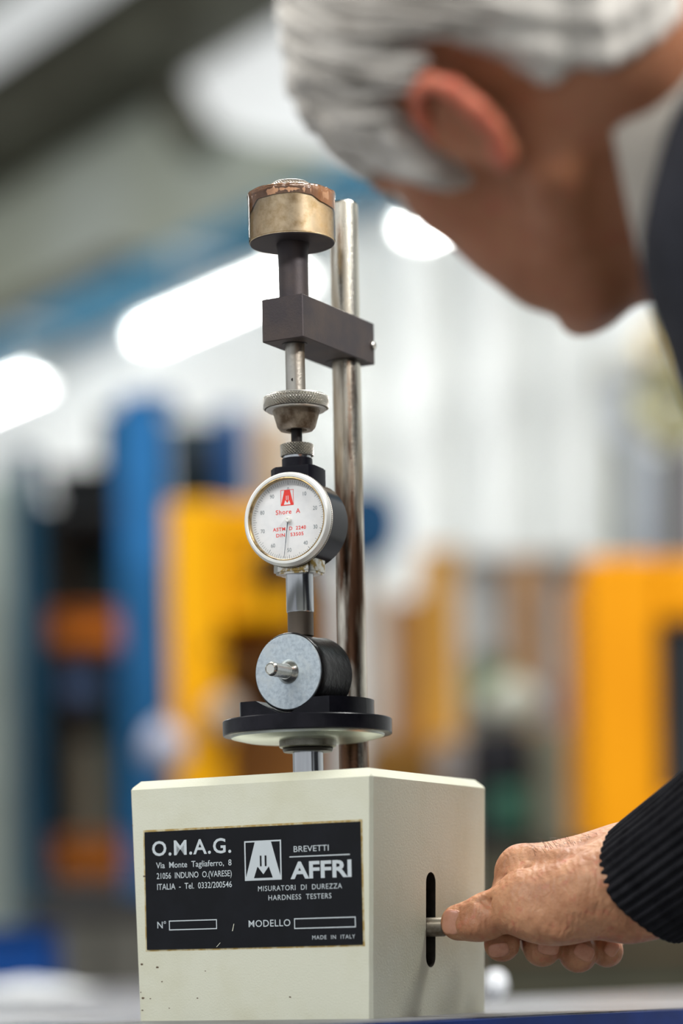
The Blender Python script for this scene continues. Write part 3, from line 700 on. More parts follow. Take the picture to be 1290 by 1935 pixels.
for u in (905, 985):
    bm = lathe([(.03, -.015), (.05, -.012), (.05, .012), (.03, .015)], 24); x, _ = t.xz(u, 1500); bm.transform(Matrix.Translation((x, .1, .05)) @ Matrix.Rotation(R(90), 4, 'Y')); obj('castor', bm, bmat((30, 30, 30)), t.e)
t = Thing('grey_cabinet', 'grey green metal cabinet between the black cart and orange machine', 'cabinet', 1056, 7.0)
t.box('cabinet_body', 1012, 1112, 1375, 0, bmat((132, 130, 112)), .4, z0=0); t.box('door', 1018, 1106, 1400, 0, bmat((140, 138, 120)), .015, dd=-.015, z0=.1)
t.box('handle', 1024, 1030, 1560, 1610, bmat((70, 70, 66)), .02, dd=-.035, bev=.003)
# orange machine
t = Thing('orange_machine', 'orange machine enclosure with dark window behind the reaching hand', 'machine', 1220, 5.4)
org = bmat((232, 152, 0), .5, (224, 144, 0))
t.box('side_panel', 1112, 1252, 1050, 1600, org, .5); t.box('top_panel', 1252, 1500, 1050, 1168, org, .5)
t.box('lower_panel', 1252, 1500, 1500, 1600, org, .5); t.box('right_panel', 1400, 1500, 1168, 1500, org, .5)
t.box('window', 1252, 1400, 1168, 1500, bmat((44, 50, 56), .2), .03, dd=.05)
t.box('plinth', 1100, 1500, 1600, 0, bmat((48, 44, 38)), .5, z0=0)
t.box('window_trim', 1246, 1254, 1165, 1505, bmat((60, 46, 24)), .02, dd=-.02, bev=.003)
t = Thing('low_bin', 'long dark olive bin low behind the reaching hand', 'bin', 1090, 5.0)
t.box('bin_body', 905, 1420, 1600, 0, bmat((66, 64, 52)), .3, z0=0, dd=0); t.box('rim', 905, 1420, 1790, 1806, bmat((88, 68, 46)), .02, dd=-.02); t.box('rim', 900, 1424, 1592, 1604, bmat((70, 68, 56)), .34, dd=-.02)
# upper right cluster
t = Thing('process_tower', 'slim pale grey tower between olive and dark teal pipes', 'machine', 1205, 7.8)
t.box('tower_body', 1180, 1236, 700, 0, bmat((190, 196, 206)), .25, z0=0); t.rod('pipe', [(1166, 830), (1166, 1200)], 11, bmat((118, 118, 84))); t.rod('pipe', [(1250, 860), (1250, 1200)], 13, bmat((20, 54, 66)))
t.box('side_cover', 1262, 1330, 850, 1200, bmat((172, 166, 176)), .3); t.box('duct', 1150, 1240, 660, 705, bmat((216, 216, 206)), .2)
t = Thing('coiled_hose', 'cream coiled hose and fittings hanging beside the person collar', 'hose', 1255, 6.6)
def ring(u, v, r, rr, m, nm):
    x, z = t.xz(u, v); k = t.d/FPX; bm = bmesh.new(); pts = [(x+r*k*math.cos(a), .02*math.sin(a*3), z+r*k*math.sin(a)) for a in [2*math.pi*i/24 for i in range(25)]]; tube(bm, pts, rr*k, 8); obj(nm, bm, m, t.e)
ring(1262, 660, 44, 20, bmat((226, 206, 150)), 'hose_coil'); ring(1270, 770, 52, 26, bmat((196, 192, 146)), 'hose_coil'); t.ball('fitting', 1238, 700, 22, bmat((84, 82, 54)), dd=-.05)
t.rod('hanger', [(1262, 560), (1262, 880)], 6, bmat((120, 120, 100)), dd=.08); t.box('hanger_post', 1290, 1310, 560, 0, bmat((120, 120, 100)), .05, z0=0, dd=.1)
# left low things
t = Thing('low_cabinet', 'grey low cabinet behind the bench at the left of the tester', 'cabinet', 170, 5.6)
t.box('cabinet_body', 60, 420, 1735, 0, bmat((92, 90, 84)), .4, z0=0); t.box('top_board', 50, 440, 1692, 1735, bmat((52, 50, 50)), .44, dd=-.02); t.box('door_gap', 178, 186, 1760, 0, bmat((48, 46, 34)), .01, dd=-.012, z0=.1, bev=.002)
t = crate('bin', 'deep blue bin in front of the grey low cabinet', -60, 82, 1752, 1900, bmat((12, 58, 120)), 4.6, .3, cat='bin', base=None)
# rag on the bench
t = Thing('folded_rag', 'crumpled white rag lying on the bench at the far left', 'rag', 40, 3.6, base=1.0)
bm = bmesh.new(); bmesh.ops.create_grid(bm, x_segments=26, y_segments=16, size=.5)
xr = P(55, 1850, 2.62)
for q in bm.verts:
    k = (q.co.x*2)**2+(q.co.y*2)**2; h = max(0, 1-k)*.018+abs(noise.noise(Vector((q.co.x*7, q.co.y*7, 3))))*.006+.0012
    q.co = Vector((q.co.x*.19, q.co.y*.2, h*.8))
bmesh.ops.solidify(bm, geom=bm.faces[:], thickness=.001); obj('cloth', bm, bmat((226, 228, 230)), t.e)
t = Thing('paper_ball', 'crumpled white paper ball at the back edge of the bench, right of the tester', 'paper', 934, 2.06, base=1.0)
t.ball('crumpled_paper', 936, 1862, 25, bmat((214, 216, 220)), lump=.35)
# ------------------------------------------------------------------ person: implicit surfaces polygonised with surface nets
def surface_nets(f, lo, hi, h):
    lo = np.array(lo, float); n = np.ceil((np.array(hi)-lo)/h).astype(int)+1
    ax_ = [lo[i]+h*np.arange(n[i]) for i in range(3)]
    V = np.empty(n, np.float32)
    for i, x in enumerate(ax_[0]):
        Y, Z = np.meshgrid(ax_[1], ax_[2], indexing='ij')
        V[i] = f(np.stack([np.full_like(Y, x), Y, Z], -1).astype(np.float32))
    S = V < 0; nc = n-1
    acc = np.zeros(tuple(nc)+(3,), np.float32); cnt = np.zeros(tuple(nc), np.float32)
    def sl(a, o, ax): return a[tuple(slice(o[k], o[k]+nc[k]) for k in range(3))]
    corners = [(i, j, k) for i in (0, 1) for j in (0, 1) for k in (0, 1)]
    for c in corners:
        for a in range(3):
            if c[a]: continue
            d = list(c); d[a] = 1
            v0 = sl(V, c, a); v1 = sl(V, d, a); m = (v0 < 0) != (v1 < 0)
            t = np.where(m, v0/np.where(m, v0-v1, 1), 0)
            p = [np.full(v0.shape, float(c[k]), np.float32) for k in range(3)]; p[a] = t
            for k in range(3): acc[..., k] += np.where(m, p[k], 0)
            cnt += m
    act = cnt > 0; idx = np.full(tuple(nc), -1, np.int64); idx[act] = np.arange(act.sum())
    ii = np.argwhere(act); verts = lo+h*(ii+acc[act]/cnt[act][:, None])
    quads = []
    for a in range(3):
        b, c = (a+1) % 3, (a+2) % 3
        s0 = [slice(0, n[k]-1) if k == a else slice(1, n[k]-1) for k in range(3)]
        s1 = list(s0); s1[a] = slice(1, n[a])
        A_, B_ = S[tuple(s0)], S[tuple(s1)]; m = A_ != B_
        e = np.argwhere(m); off = np.array([0 if k == a else 1 for k in range(3)]); e = e+off
        q = []
        for db, dc in ((1, 1), (0, 1), (0, 0), (1, 0)):
            g = e.copy(); g[:, b] -= db; g[:, c] -= dc; q.append(idx[g[:, 0], g[:, 1], g[:, 2]])
        q = np.stack(q, 1); flip = B_[m]
        q[flip] = q[flip][:, ::-1]; quads.append(q)
    return verts, np.concatenate(quads)
def cone_sdf(p, a, b, ra, rb):
    a = np.array(a, np.float32); b = np.array(b, np.float32); ba = b-a; L = float(ba@ba)+1e-12
    t = np.clip(((p-a)@ba)/L, 0, 1); t = t*t*(3-2*t)*.35+t*.65
    d = p-a-t[..., None]*ba
    return np.sqrt((d*d).sum(-1))-(ra+(rb-ra)*t)
def ell_sdf(p, c, r, Rm=None):
    q = p-np.array(c, np.float32)
    if Rm is not None: q = q@np.array(Rm, np.float32)   # columns = own axes
    r = np.array(r, np.float32); k0 = np.sqrt(((q/r)**2).sum(-1)); k1 = np.sqrt(((q/(r*r))**2).sum(-1))+1e-9
    return k0*(k0-1)/k1
def smin(a, b, k):
    h = np.maximum(k-np.abs(a-b), 0)/k; return np.minimum(a, b)-h*h*k*.25
def smax(a, b, k): return -smin(-a, -b, k)
def fast_cones(items):
    def f(p):
        d = None
        for it in items:
            a, ra, b, rb, k = it; x = cone_sdf(p, a, b, ra, rb); d = x if d is None else smin(d, x, k)
        return d
    return f
def mesh_from(parts, name, mats, parent, world_parts=True, matidx=None, smooth_iter=0):
    vs = []; fs = []; mi = []; o = 0
    pm = np.array(root_matrix(parent).inverted()) if parent else np.eye(4)
    for k, (v, q) in enumerate(parts):
        v = v@pm[:3, :3].T+pm[:3, 3]; vs.append(v); fs.append(q+o); o += len(v)
    V = np.concatenate(vs); F = np.concatenate(fs)
    me = bpy.data.meshes.new(name); me.from_pydata([tuple(x) for x in V.tolist()], [], F.tolist())
    for m in (mats if isinstance(mats, list) else [mats]): me.materials.append(m)
    me.polygons.foreach_set('use_smooth', [True]*len(me.polygons))
    if matidx is not None:
        c = np.empty(len(me.polygons)*3); me.polygons.foreach_get('center', c); me.polygons.foreach_set('material_index', matidx(c.reshape(-1, 3)).astype(int).tolist())
    me.validate(); me.update()
    ob = bpy.data.objects.new(name, me); COL.objects.link(ob)
    if parent: ob.parent = parent
    return ob
def relax(v, q, it=2, w=.5):
    e = np.concatenate([q[:, [0, 1]], q[:, [1, 2]], q[:, [2, 3]], q[:, [3, 0]]])
    for _ in range(it):
        s = np.zeros_like(v); c = np.zeros(len(v))
        np.add.at(s, e[:, 0], v[e[:, 1]]); np.add.at(s, e[:, 1], v[e[:, 0]]); np.add.at(c, e[:, 0], 1); np.add.at(c, e[:, 1], 1)
        v = v*(1-w)+w*s/c[:, None]
    return v, q
def skin_mat(name, c, c2, red, bump=.5):
    m = mat(name, c, .5, 0, .4, c2, 60, .38, .68, bump=0, sss=.25, col3=red, scale3=130, lo3=.55, hi3=.72)
    nt = m.node_tree; N = nt.nodes; L = nt.links; b = N['Principled BSDF']; tc = [x for x in N if x.type == 'TEX_COORD'][0]
    v = N.new('ShaderNodeTexVoronoi'); v.inputs['Scale'].default_value = 750; v.feature = 'DISTANCE_TO_EDGE'
    n1 = N.new('ShaderNodeTexNoise'); n1.inputs['Scale'].default_value = 110; n1.inputs['Detail'].default_value = 6
    n2 = N.new('ShaderNodeTexWave'); n2.inputs['Scale'].default_value = 70; n2.inputs['Distortion'].default_value = 9; n2.inputs['Detail'].default_value = 3; n2.inputs['Detail Scale'].default_value = 1.4
    for x in (v, n1, n2): L.new(tc.outputs['Object'], x.inputs['Vector'])
    b1 = N.new('ShaderNodeBump'); b1.inputs['Strength'].default_value = .25*bump; b1.inputs['Distance'].default_value = .0004
    b2 = N.new('ShaderNodeBump'); b2.inputs['Strength'].default_value = .9*bump; b2.inputs['Distance'].default_value = .0022
    b3 = N.new('ShaderNodeBump'); b3.inputs['Strength'].default_value = .35*bump; b3.inputs['Distance'].default_value = .0009
    L.new(v.outputs['Distance'], b1.inputs['Height']); L.new(n1.outputs[0], b2.inputs['Height']); L.new(n2.outputs[0], b3.inputs['Height'])
    L.new(b1.outputs[0], b2.inputs['Normal']); L.new(b2.outputs[0], b3.inputs['Normal']); L.new(b3.outputs[0], b.inputs['Normal'])
    return m
M['skin'] = skin_mat('weathered_skin', (196, 144, 108), (166, 112, 80), (186, 116, 90), .8)
M['face'] = skin_mat('face_skin', (182, 124, 92), (168, 110, 78), (178, 104, 80), .3)
M['ear'] = skin_mat('backlit_ear_skin', (216, 124, 96), (200, 108, 82), (206, 96, 76), .2)  # redness of the backlit ear is put into its skin colour
M['nail'] = mat('finger_nail', (200, 146, 120), .3, 0, .4, (190, 134, 108), 200, sss=.2)
man_p = P(1900, 1400, 1.32)
man = tag(empty('person', (man_p.x, man_p.y, 0)), 'grey haired man in dark jumper bending over and pressing the tester lever', 'person')
def A3(p): return np.array(p, np.float32)
# --- hand and forearm
H = dict(
 tip=(867, 1743, 1.549), ip=(922, 1728, 1.541), mcp=(1003, 1703, 1.528), cmc=(1120, 1690, 1.512), wr=(1210, 1664, 1.512), wr2=(1196, 1650, 1.535),
 el=(1420, 1540, 1.474))
h = {k: A3(P(*v)) for k, v in H.items()}
fing = {  # mcp, pip, dip, tip, radii
 'index': ((978, 1648, 1.552), (955, 1715, 1.592), (947, 1762, 1.578), (948, 1784, 1.556), (.0128, .0112, .0104, .0106)),
 'middle': ((1015, 1640, 1.575), (1006, 1722, 1.612), (1018, 1775, 1.592), (1024, 1791, 1.563), (.0128, .0115, .0108, .0114)),
 'ring': ((1062, 1640, 1.592), (1075, 1730, 1.618), (1088, 1785, 1.598), (1092, 1802, 1.568), (.0122, .011, .0108, .0115)),
 'pinky': ((1110, 1650, 1.602), (1135, 1725, 1.616), (1145, 1775, 1.600), (1147, 1798, 1.576), (.0112, .010, .0092, .0096))}
def hand_sdf(p):
    # palm and back of the hand
    d = cone_sdf(p, h['wr'], h['el'], .0282, .0285)
    d = smin(d, cone_sdf(p, h['wr2'], h['el'], .0240, .028), .02)
    F = {k: [A3(P(*q)) for q in v[:4]] for k, v in fing.items()}
    pl = None
    for k, r0 in (('index', .0235), ('middle', .022), ('ring', .020), ('pinky', .018)):
        x = cone_sdf(p, h['wr2'], F[k][0], r0, fing[k][4][0]); pl = x if pl is None else smin(pl, x, .012)
    d = smin(d, pl, .016)
    # thenar mass, web, thumb
    th = cone_sdf(p, h['cmc'], h['mcp'], .0235, .0178)
    th = smin(th, cone_sdf(p, h['mcp'], h['ip'], .0168, .0128), .010)
    th = smin(th, cone_sdf(p, h['ip'], h['tip'], .0126, .0108), .004)
    th = smin(th, ell_sdf(p, P(902, 1752, 1.54), (.012, .011, .008)), .006)
    d = smin(d, th, .014)
    d = smin(d, ell_sdf(p, P(1052, 1738, 1.520), (.024, .018, .0145)), .012)
    d = smin(d, cone_sdf(p, A3(P(1000, 1668, 1.545)), A3(P(1060, 1690, 1.53)), .016, .018), .010)   # web
    d = smin(d, ell_sdf(p, P(1188, 1722, 1.513), (.024, .018, .0150)), .010)                          # heel
    d = smin(d, cone_sdf(p, A3(P(1190, 1722, 1.513)), A3(P(1240, 1708, 1.506)), .015, .0175), .012)
    # tendon ridge, knuckle
    d = smin(d, cone_sdf(p, A3(P(975, 1620, 1.545)), A3(P(1060, 1618, 1.522)), .0045, .004), .008)
    d = smin(d, ell_sdf(p, P(978, 1638, 1.546), (.0095, .0095, .0085)), .006)
    d = smin(d, cone_sdf(p, A3(P(1000, 1643, 1.548)), A3(P(1150, 1642, 1.535)), .0125, .0200), .010)
    for a, b, r_ in (((1000, 1668, 1.532), (1045, 1648, 1.524), .0022), ((1045, 1648, 1.524), (1110, 1652, 1.512), .0020), ((1075, 1622, 1.522), (1130, 1612, 1.512), .0022),
                     ((1040, 1700, 1.512), (1110, 1668, 1.498), .0022), ((1110, 1668, 1.498), (1165, 1668, 1.488), .002), ((1010, 1735, 1.511), (1060, 1765, 1.505), .003)):
        d = smin(d, cone_sdf(p, A3(P(*a)), A3(P(*b)), r_, r_), .008)
    for a, b in (((990, 1662, 1.530), (945, 1690, 1.532)), ((1000, 1678, 1.520), (985, 1700, 1.514)), ((1012, 1682, 1.515), (1000, 1708, 1.511)), ((1130, 1752, 1.489), (1180, 1722, 1.4855)), ((1100, 1748, 1.490), (1125, 1722, 1.489)), ((930, 1703, 1.5285), (936, 1724, 1.5275))):
        d = smax(d, -cone_sdf(p, A3(P(*a)), A3(P(*b)), .0014, .0010), .004)
    # crease between thenar and heel
    cr = cone_sdf(p, A3(P(1118, 1790, 1.492)), A3(P(1105, 1750, 1.488)), .0045, .001)
    d = smax(d, -cr, .006)
    # wrist creases and thumb creases as fine grooves
    for a, b in (((1160, 1735, 1.487), (1095, 1768, 1.49)), ((1205, 1712, 1.4815), (1150, 1742, 1.488)), ((905, 1702, 1.532), (912, 1722, 1.526)), ((917, 1700, 1.532), (923, 1720, 1.526)), ((950, 1660, 1.535), (1000, 1640, 1.524))):
        d = smax(d, -cone_sdf(p, A3(P(*a)), A3(P(*b)), .0012, .0010), .003)
    # fingers
    for k, v in fing.items():
        j = F[k]; r = v[4]
        x = cone_sdf(p, j[0], j[1], r[0], r[1]); x = smin(x, cone_sdf(p, j[1], j[2], r[1], r[2]), .005); x = smin(x, cone_sdf(p, j[2], j[3], r[2], r[3]), .005)
        d = smin(d, x, .0028)
    return d
lo = np.minimum.reduce([h['tip'], h['cmc'], A3(P(1180, 1850, 1.47)), A3(P(830, 1850, 1.5))])-.02
hi = np.array([P(1330, 1560, 1.50).x, 1.66, P(1200, 1560, 1.55).z+.012])
lo = np.array([P(815, 1740, 1.55).x, 1.425, P(1000, 1875, 1.5).z]); 
hv, hq = surface_nets(hand_sdf, lo, hi, .0013)
hv, hq = relax(hv, hq, 2, .4)
# --- head
hc = P(880, 240, 1.16)          # left ear canal
Fh = Vector((-.70*math.cos(R(54)), math.sin(R(54)), -.714*math.cos(R(54))))
av = Vector((-.70, 0, -.714)); bv = Vector((0, 1, 0))
Uh = Vector((-.714, 0, .70)); Lh = av*math.sin(R(54))-bv*math.cos(R(54)); Fh = av*math.cos(R(54))+bv*math.sin(R(54))
HO = hc-Lh*.076
HR = np.array([Fh, Lh, Uh], np.float32)     # rows
def to_head(p): return ((p-A3(HO))@HR.T)*1000
def from_head(q): return np.asarray(q)/1000@HR+A3(HO)
def e_(p, c, r): return ell_sdf(p, c, r)
def c_(p, a, b, ra, rb): return cone_sdf(p, a, b, ra, rb)
NKW = A3(P(1345, 285, 1.235)); NKH = tuple(to_head(NKW).tolist()); NKT = tuple(to_head(A3(P(1335, 400, 1.25))).tolist())
print('neck in head frame', NKH)
def head_sdf(p):   # millimetres, x forward, y left, z up, origin between the ear canals
    q = p.copy(); q[..., 1] = np.abs(q[..., 1])
    d = e_(q, (-8, 0, 42), (97, 75, 80))
    d = smin(d, e_(q, (42, 0, 18), (46, 60, 66)), 30)             # face mass
    d = smin(d, e_(q, (48, 0, -48), (36, 42, 48)), 26)            # lower face
    d = smin(d, c_(q, (2, 56, -38), (62, 26, -78), 14, 15), 22)   # jaw line
    d = smin(d, e_(q, (79, 0, -82), (22, 28, 15)), 16)            # chin
    d = smin(d, e_(q, (62, 44, -2), (18, 17, 14)), 16)            # cheekbone
    d = smin(d, e_(q, (58, 36, -34), (26, 22, 30)), 18)           # cheek
    d = smin(d, e_(q, (66, 30, -58), (19, 17, 16)), 12)           # jowl beside the mouth
    d = smin(d, c_(q, (86, 8, 32), (80, 44, 28), 8, 7), 12)       # brow
    d = smax(d, -e_(q, (96, 32, 12), (16, 17, 12)), 10)           # eye socket
    d = smin(d, e_(q, (78, 32, 12), (13, 13, 12)), 3)
    d = smin(d, c_(q, (92, 0, 18), (108, 0, -20), 7, 10), 10)     # nose
    d = smin(d, e_(q, (100, 11, -25), (10, 7, 7)), 5)
    d = smin(d, c_(q, (94, 0, -46), (84, 20, -48), 6, 4), 5)      # lips
    d = smin(d, c_(q, (92, 0, -57), (84, 16, -56), 6.5, 4), 4)
    d = smax(d, -c_(q, (102, 0, -51.5), (86, 22, -51), 2.2, 1.5), 3)
    d = smin(d, c_(p, (-34, 0, -12), NKH, 58, 59), 26)            # neck
    d = smin(d, c_(p, (10, 0, -62), NKT, 28, 38), 24)
    # ears
    pts = [(18, 76, -4), (20, 80, 14), (12, 85, 30), (-4, 90, 38), (-19, 93, 34), (-27, 93, 20), (-27, 91, 4), (-21, 87, -10), (-10, 82, -23), (2, 78, -27)]
    rad = [3.4, 4.0, 4.4, 4.8, 5.0, 5.0, 4.8, 4.8, 6.4, 5.2]
    q0 = q; q = (q-np.array((-1, 76, -5), np.float32) )/.77+np.array((0, 76, 0), np.float32)
    ear = e_(q, (-6, 79, 4), (20, 8, 29))
    ear = smax(ear, -e_(q, (-3, 91, 6), (17, 13, 23)), 4)
    for i in range(len(pts)-1): ear = smin(ear, c_(q, pts[i], pts[i+1], rad[i], rad[i+1]), 4)
    ear = smin(ear, c_(q, (-15, 86, 24), (-16, 85, -4), 3.6, 3.8), 5)
    ear = smin(ear, c_(q, (14, 78, 0), (10, 79, -10), 4, 4), 4)
    return smin(d, ear*.77, 5)
bv_, bq = surface_nets(head_sdf, (-190, -150, -190), (128, 118, 128), 2.6)
bv_, bq = relax(bv_, bq, 2, .4)
head_w = from_head(bv_)
# --- trunk and limbs under the clothes (coarse), joined to the head at the neck
nk = NKW
sL = A3(P(1600, 400, 1.125)); sR = A3(P(1600, 330, 1.49))
chest = (sL+sR)/2+A3((.10, .01, -.08)); hip = A3((.80, 1.37, .93)); 
elL = sL+A3((.10, -.07, -.27)); wL = elL+A3((-.06, .02, -.22))
ccen = A3(P(1226, 1671, 1.512)); cax = A3(P(1389, 1556, 1.472))-ccen; cax /= np.linalg.norm(cax); elR = ccen+cax*.25
def limb(*pts): return [(A3(a), ra, A3(b), rb, k) for (a, ra), (b, rb), k in pts]
hipL = hip+A3((.0, -.095, -.03)); hipR = hip+A3((0, .095, -.03)); knL = A3((.79, 1.27, .50)); knR = A3((.74, 1.50, .50)); anL = A3((.83, 1.26, .09)); anR = A3((.80, 1.52, .09))
trunk = [(nk, .056, (sL+sR)/2+A3((.04, 0, -.02)), .075, .04), (sL, .058, sR, .06, .05), (chest, .135, hip, .125, .08), (sL+A3((.05, .05, -.04)), .08, chest, .11, .08), (sR+A3((.05, -.05, -.04)), .08, chest, .11, .08)]
armR = [(sR, .054, elR, .042, .03), (elR, .041, ccen+cax*.12, .031, .02), (ccen+cax*.12, .031, ccen+cax*.03, .026, .02)]
armL = [(sL, .054, elL, .042, .03), (elL, .040, wL, .028, .02)]
handL = [(wL, .026, wL+A3((-.03, .02, -.07)), .030, .02)]+[(wL+A3((-.03+.0*i, .0+.018*i, -.06)), .012, wL+A3((-.045, -.005+.021*i, -.145+.006*abs(i-1))), .0085, .006) for i in range(4)]+[(wL+A3((-.02, -.01, -.02)), .014, wL+A3((-.06, -.03, -.08)), .0095, .008)]
legs = [(hipL, .095, knL, .062, .04), (knL, .060, anL, .040, .03), (hipR, .095, knR, .062, .04), (knR, .060, anR, .040, .03)]
feet = [(an+A3((0, 0, -.035)), .042, an+A3((-.15, .05, -.052)), .034, .02) for an in (anL, anR)]
def grow(items, g, s=1.0): return [(a, ra+g, b, rb+g, k) for a, ra, b, rb, k in items]
def bounds(items, pad=.02):
    lo = np.minimum.reduce([np.minimum(a-ra, b-rb) for a, ra, b, rb, k in items])-pad
    hi = np.maximum.reduce([np.maximum(a+ra, b+rb) for a, ra, b, rb, k in items])+pad
    return lo, hi
allb = trunk+armR+armL+legs+feet
lo, hi = bounds(allb); tv, tq = surface_nets(fast_cones(allb), lo, hi, .013)
lo, hi = bounds(handL); lv, lq = surface_nets(fast_cones(handL), lo, hi, .004)
MW = root_matrix(man); mof = np.array(MW.translation)
earc = from_head(np.array([[-4, 90, 8.], [-4, -90, 8.]]))-mof; hcen = A3(HO)-A3(mof)
def pick(c):
    k = np.zeros(len(c)); hd = np.linalg.norm(c-hcen, axis=1) < .19; k[hd] = 1
    lc = (c-hcen)@HR.T*1000
    k[hd & (np.abs(lc[:, 1]) > 82) & (np.abs(lc[:, 0]+3) < 38) & (np.abs(lc[:, 2]-5) < 42)] = 2
    return k
body = mesh_from([(hv, hq), (head_w, bq), (tv, tq), (lv, lq)], 'body', [M['skin'], M['face'], M['ear']], man, matidx=pick)
# nails
def nail(u, v, d, sx, sz, tilt=0, nrm=(-.15, -1, .1)):
    bm = bmesh.new(); bmesh.ops.create_uvsphere(bm, u_segments=24, v_segments=14, radius=1)
    for q in bm.verts:                       # squarish plate, domed
        x, y, z = q.co; m = max(abs(x), abs(z), 1e-6); l = math.hypot(x, z); k = 1+.22*(1-abs(abs(x)-abs(z))/max(l, 1e-6))*.8
        q.co = (x*sx*k, y*.0016+.10*(x*x)*sx, z*sz*k)
    n = Vector(nrm).normalized(); rot = n.to_track_quat('-Y', 'Z').to_matrix().to_4x4()
    return obj('nail', bm, M['nail'], man, world=Matrix.Translation(P(u, v, d)) @ rot @ Matrix.Rotation(R(tilt), 4, 'Y'), sharp=80)
nail(853, 1742, 1.5392, .0058, .0072, 8, (-.42, -1, .08))
nail(942, 1795, 1.5448, .0060, .0042, -8, (0, -1, -.35))
nail(1036, 1790, 1.5512, .0064, .0044, 8, (.1, -1, -.15))
nail(1104, 1800, 1.5560, .0062, .0046, 28, (.2, -1, -.15))
nail(1156, 1792, 1.5660, .0042, .0046, 35, (.25, -1, -.1))
for s in (1, -1):
    bm = bmesh.new(); bmesh.ops.create_uvsphere(bm, u_segments=20, v_segments=12, radius=.0118)
    c = from_head(np.array([82.5, 32*s, 12.])); obj('eye', bm, M['white'], man, world=Matrix.Translation(Vector(c.tolist())))
# hair
M['hair'] = mat('silver_hair', (212, 206, 198), .5, 0, .4, (172, 165, 157), 18, .45, .7, (1, 1, 1), .5, 120, col3=(150, 142, 134), scale3=40, lo3=.6, hi3=.75)
def hair_sdf(p):
    q = p.copy(); q[..., 1] = np.abs(q[..., 1]); f, l, u = q[..., 0], q[..., 1], q[..., 2]
    st_ = 2.6*np.sin(f*.16+u*.11+1.3*np.sin(l*.12+u*.05))+1.8*np.sin(f*.31-u*.22+2*np.sin(l*.09))+1.2*np.sin(f*.55+u*.5+l*.2)
    d = e_(q, (-8, 0, 42), (97+12, 75+11, 80+15)); d = smin(d, e_(q, (52, 0, 62), (46, 62, 44)), 24)
    d = smin(d, e_(q, (-36, 0, -10), (58, 60, 52)), 26); d = smin(d, e_(q, (30, 66, 18), (22, 17, 32)), 12)
    d = d+st_*.8
    low = np.interp(f, [-110, -80, -55, -36, -30, 20, 24, 38, 52, 66, 82, 120], [-46, -44, -34, -14, 36, 40, 0, -14, 10, 34, 62, 74]).astype(np.float32)
    return smax(d, (low-u)*.8+st_*.6, 8)
v_, q_ = surface_nets(hair_sdf, (-134, -104, -70), (116, 104, 152), 2.8); v_, q_ = relax(v_, q_, 1, .4)
hair = mesh_from([(from_head(v_), q_)], 'hair', M['hair'], man)
# combed locks lying on the hair shell
bm = bmesh.new(); rng = random.Random(5)
def shell(f, l, u):
    c = Vector((-8, 0, 42)); r = Vector((110, 87, 96)); dv = Vector((f, l, u)); k = math.sqrt((dv.x/r.x)**2+(dv.y/r.y)**2+(dv.z/r.z)**2); return c+dv/k
for i in range(700):
    a = rng.uniform(0, 6.3); b = rng.uniform(-.15, 1.25); pts = []
    base = Vector((math.cos(a)*math.cos(b), math.sin(a)*math.cos(b), math.sin(b)))
    dirn = Vector((-.55-rng.random()*.3, base.y*.5+rng.uniform(-.2, .2), -.75 if base.z < .8 else -.1)); off = rng.uniform(-1, 3.2); ok = True
    for s in range(7):
        q = base+dirn*(s*.085); w = shell(q.x*100, q.y*100, q.z*100); w *= 1; n_ = (w-Vector((-8, 0, 42))).normalized(); w += n_*off
        if w.z < 26 and abs(w.y) > 50 and w.x > -45: break
        if w.z < -30: break
        pts.append(Vector(from_head(np.array(w)).tolist()))
    if len(pts) > 3: tube(bm, pts, [.0005+.0022*math.sin(math.pi*(k+.5)/len(pts)) for k in range(len(pts))], 5)
bm.transform(MW.inverted()); lk = obj('hair_locks', bm, M['hair'], hair); lk['kind'] = 'stuff'
for s in (1, -1):
    bm = bmesh.new(); pts = [Vector(from_head(np.array(q)).tolist()) for q in ((94, 10*s, 31), (93, 26*s, 36), (84, 44*s, 33), (74, 54*s, 27))]
    tube(bm, pts, [.003, .0042, .004, .002], 8); obj('eyebrow', bm, M['hair'], man, world=Matrix())
# forearm hairs
M['armhair'] = mat('dark_arm_hair', (96, 70, 52), .6)
bm = bmesh.new()
for i in range(90):
    u = rng.uniform(1010, 1160); t = (u-1010)/150; v = 1600-20*t+rng.uniform(-2, 16); d = 1.535+rng.uniform(-.012, .012)
    p0 = P(u, v+6, d); p1 = P(u+rng.uniform(-16, -4), v-rng.uniform(2, 12), d-.002); p2 = P(u+rng.uniform(-30, -12), v-rng.uniform(4, 13), d-.003)
    tube(bm, [p0, p1, p2], [.00014, .0001, .00005], 3)
ah = obj('arm_hair', bm, M['armhair'], man, world=Matrix()); ah['kind'] = 'stuff'
# clothes
M['jumper'] = mat('charcoal_jumper', (46, 47, 54), .85, 0, .2, (34, 35, 41), 60, bump=.6, bscale=500)
M['ribknit'] = mat('black_rib_knit', (34, 34, 38), .9, 0, .15, (24, 24, 28), 90, bump=.6, bscale=700)
M['shirt'] = mat('cream_shirt', (236, 226, 212), .8, 0, .2, (224, 214, 200), 40)
M['trouser'] = mat('dark_blue_trousers', (36, 42, 58), .85, 0, .2); M['shoe'] = mat('black_shoes', (22, 20, 20), .4)
cloth = grow([trunk[1], trunk[2], trunk[3], trunk[4]], .022)+grow(armR[:1], .013)+grow(armL, .013)
cloth += [(ccen+cax*.25, .052, ccen+cax*.145, .043, .02)]
def jumper(p):
    d = fast_cones(cloth)(p)
    nd = cone_sdf(p, nk+(A3(HO)-nk)*.55, (sL+sR)/2+A3((.0, 0, -.0)), .075, .070)          # neckline opening
    d = smax(d, -nd, .006)
    return d+.0016*np.sin(p[..., 2]*95+3*np.sin(p[..., 0]*30))*1.0
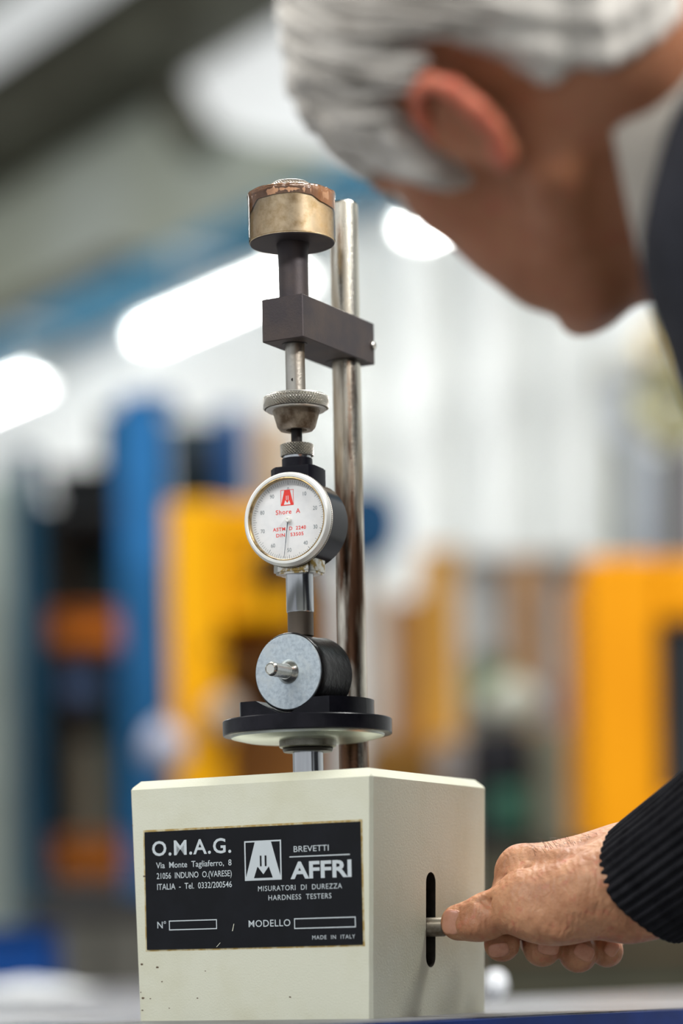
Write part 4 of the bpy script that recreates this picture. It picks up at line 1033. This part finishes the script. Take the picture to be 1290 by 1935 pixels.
lo, hi = bounds(cloth); v_, q_ = surface_nets(jumper, lo, hi, .009); v_, q_ = relax(v_, q_, 2, .5)
jp = mesh_from([(v_, q_)], 'jumper', M['jumper'], man)
# ribbed cuff: corrugated tube
cx = Vector(cax.tolist()); cc = Vector(ccen.tolist()); up = (Vector((0, 0, 1))-cx*cx.z).normalized(); sd = cx.cross(up)
bm = bmesh.new(); rings = []; NR = 42; nn = NR*8
for j, (t, rr) in enumerate([(.0016, .0305), (.0, .0345), (.0, .0362), (.0015, .0374), (.010, .0380), (.03, .0388), (.05, .0398), (.07, .0412), (.10, .043), (.14, .046)]):
    ring_ = []
    for i in range(nn):
        a = 2*math.pi*i/nn; c = math.cos(a*NR); g = .0010*(abs(c)**.6*(1 if c > 0 else -1))*(0, .15, .4, .8, 1)[min(j, 4)]
        wob = .0008*noise.noise(Vector((a*2, t*30, 0)))
        rr2 = rr+g+wob; ring_.append(bm.verts.new(cc+cx*(t-.003+.0018*math.sin(a*3))+(up*math.cos(a)+sd*math.sin(a))*rr2))
    rings.append(ring_)
for a, b in zip(rings, rings[1:]):
    for i in range(nn): bm.faces.new((a[i], a[(i+1) % nn], b[(i+1) % nn], b[i]))
obj('ribbed_cuff', bm, M['ribknit'], jp, world=Matrix(), sharp=70)
# shirt collar band round the neck
nd = Vector((-1, .18, -.10)).normalized(); kn_ = Vector(nk.tolist())+Vector((0, 0, .016))
u1 = nd.orthogonal().normalized(); u2 = nd.cross(u1); bm = bmesh.new(); rings = []
for rr, t in ((.080, -.04), (.0895, .024), (.091, .038), (.0935, .040), (.096, .034), (.098, -.01), (.100, -.05)):
    rings.append([bm.verts.new(kn_+nd*(t+.006*math.sin(2*math.pi*i/64))+(u1*math.cos(2*math.pi*i/64)+u2*math.sin(2*math.pi*i/64))*rr) for i in range(64)])
for a, b in zip(rings, rings[1:]):
    for i in range(64): bm.faces.new((a[i], a[(i+1) % 64], b[(i+1) % 64], b[i]))
obj('shirt_collar', bm, M['shirt'], man, world=Matrix())
tr = grow(legs, .014)+[(hip+A3((.0, -.03, 0)), .142, hip+A3((0, .03, .02)), .142, .05)]
tr = [t for t in tr]; lo, hi = bounds(tr); v_, q_ = surface_nets(fast_cones(tr), lo, hi, .014); mesh_from([(v_, q_)], 'trousers', M['trouser'], man)
for an in (anL, anR):
    it = [(an+A3((.02, 0, -.035)), .052, an+A3((-.16, .05, -.047)), .043, .02)]; lo, hi = bounds(it)
    f_ = fast_cones(it); v_, q_ = surface_nets(lambda p: smax(f_(p), -(p[..., 2]-.002), .004), lo, hi, .007); mesh_from([(v_, q_)], 'shoe', M['shoe'], man)
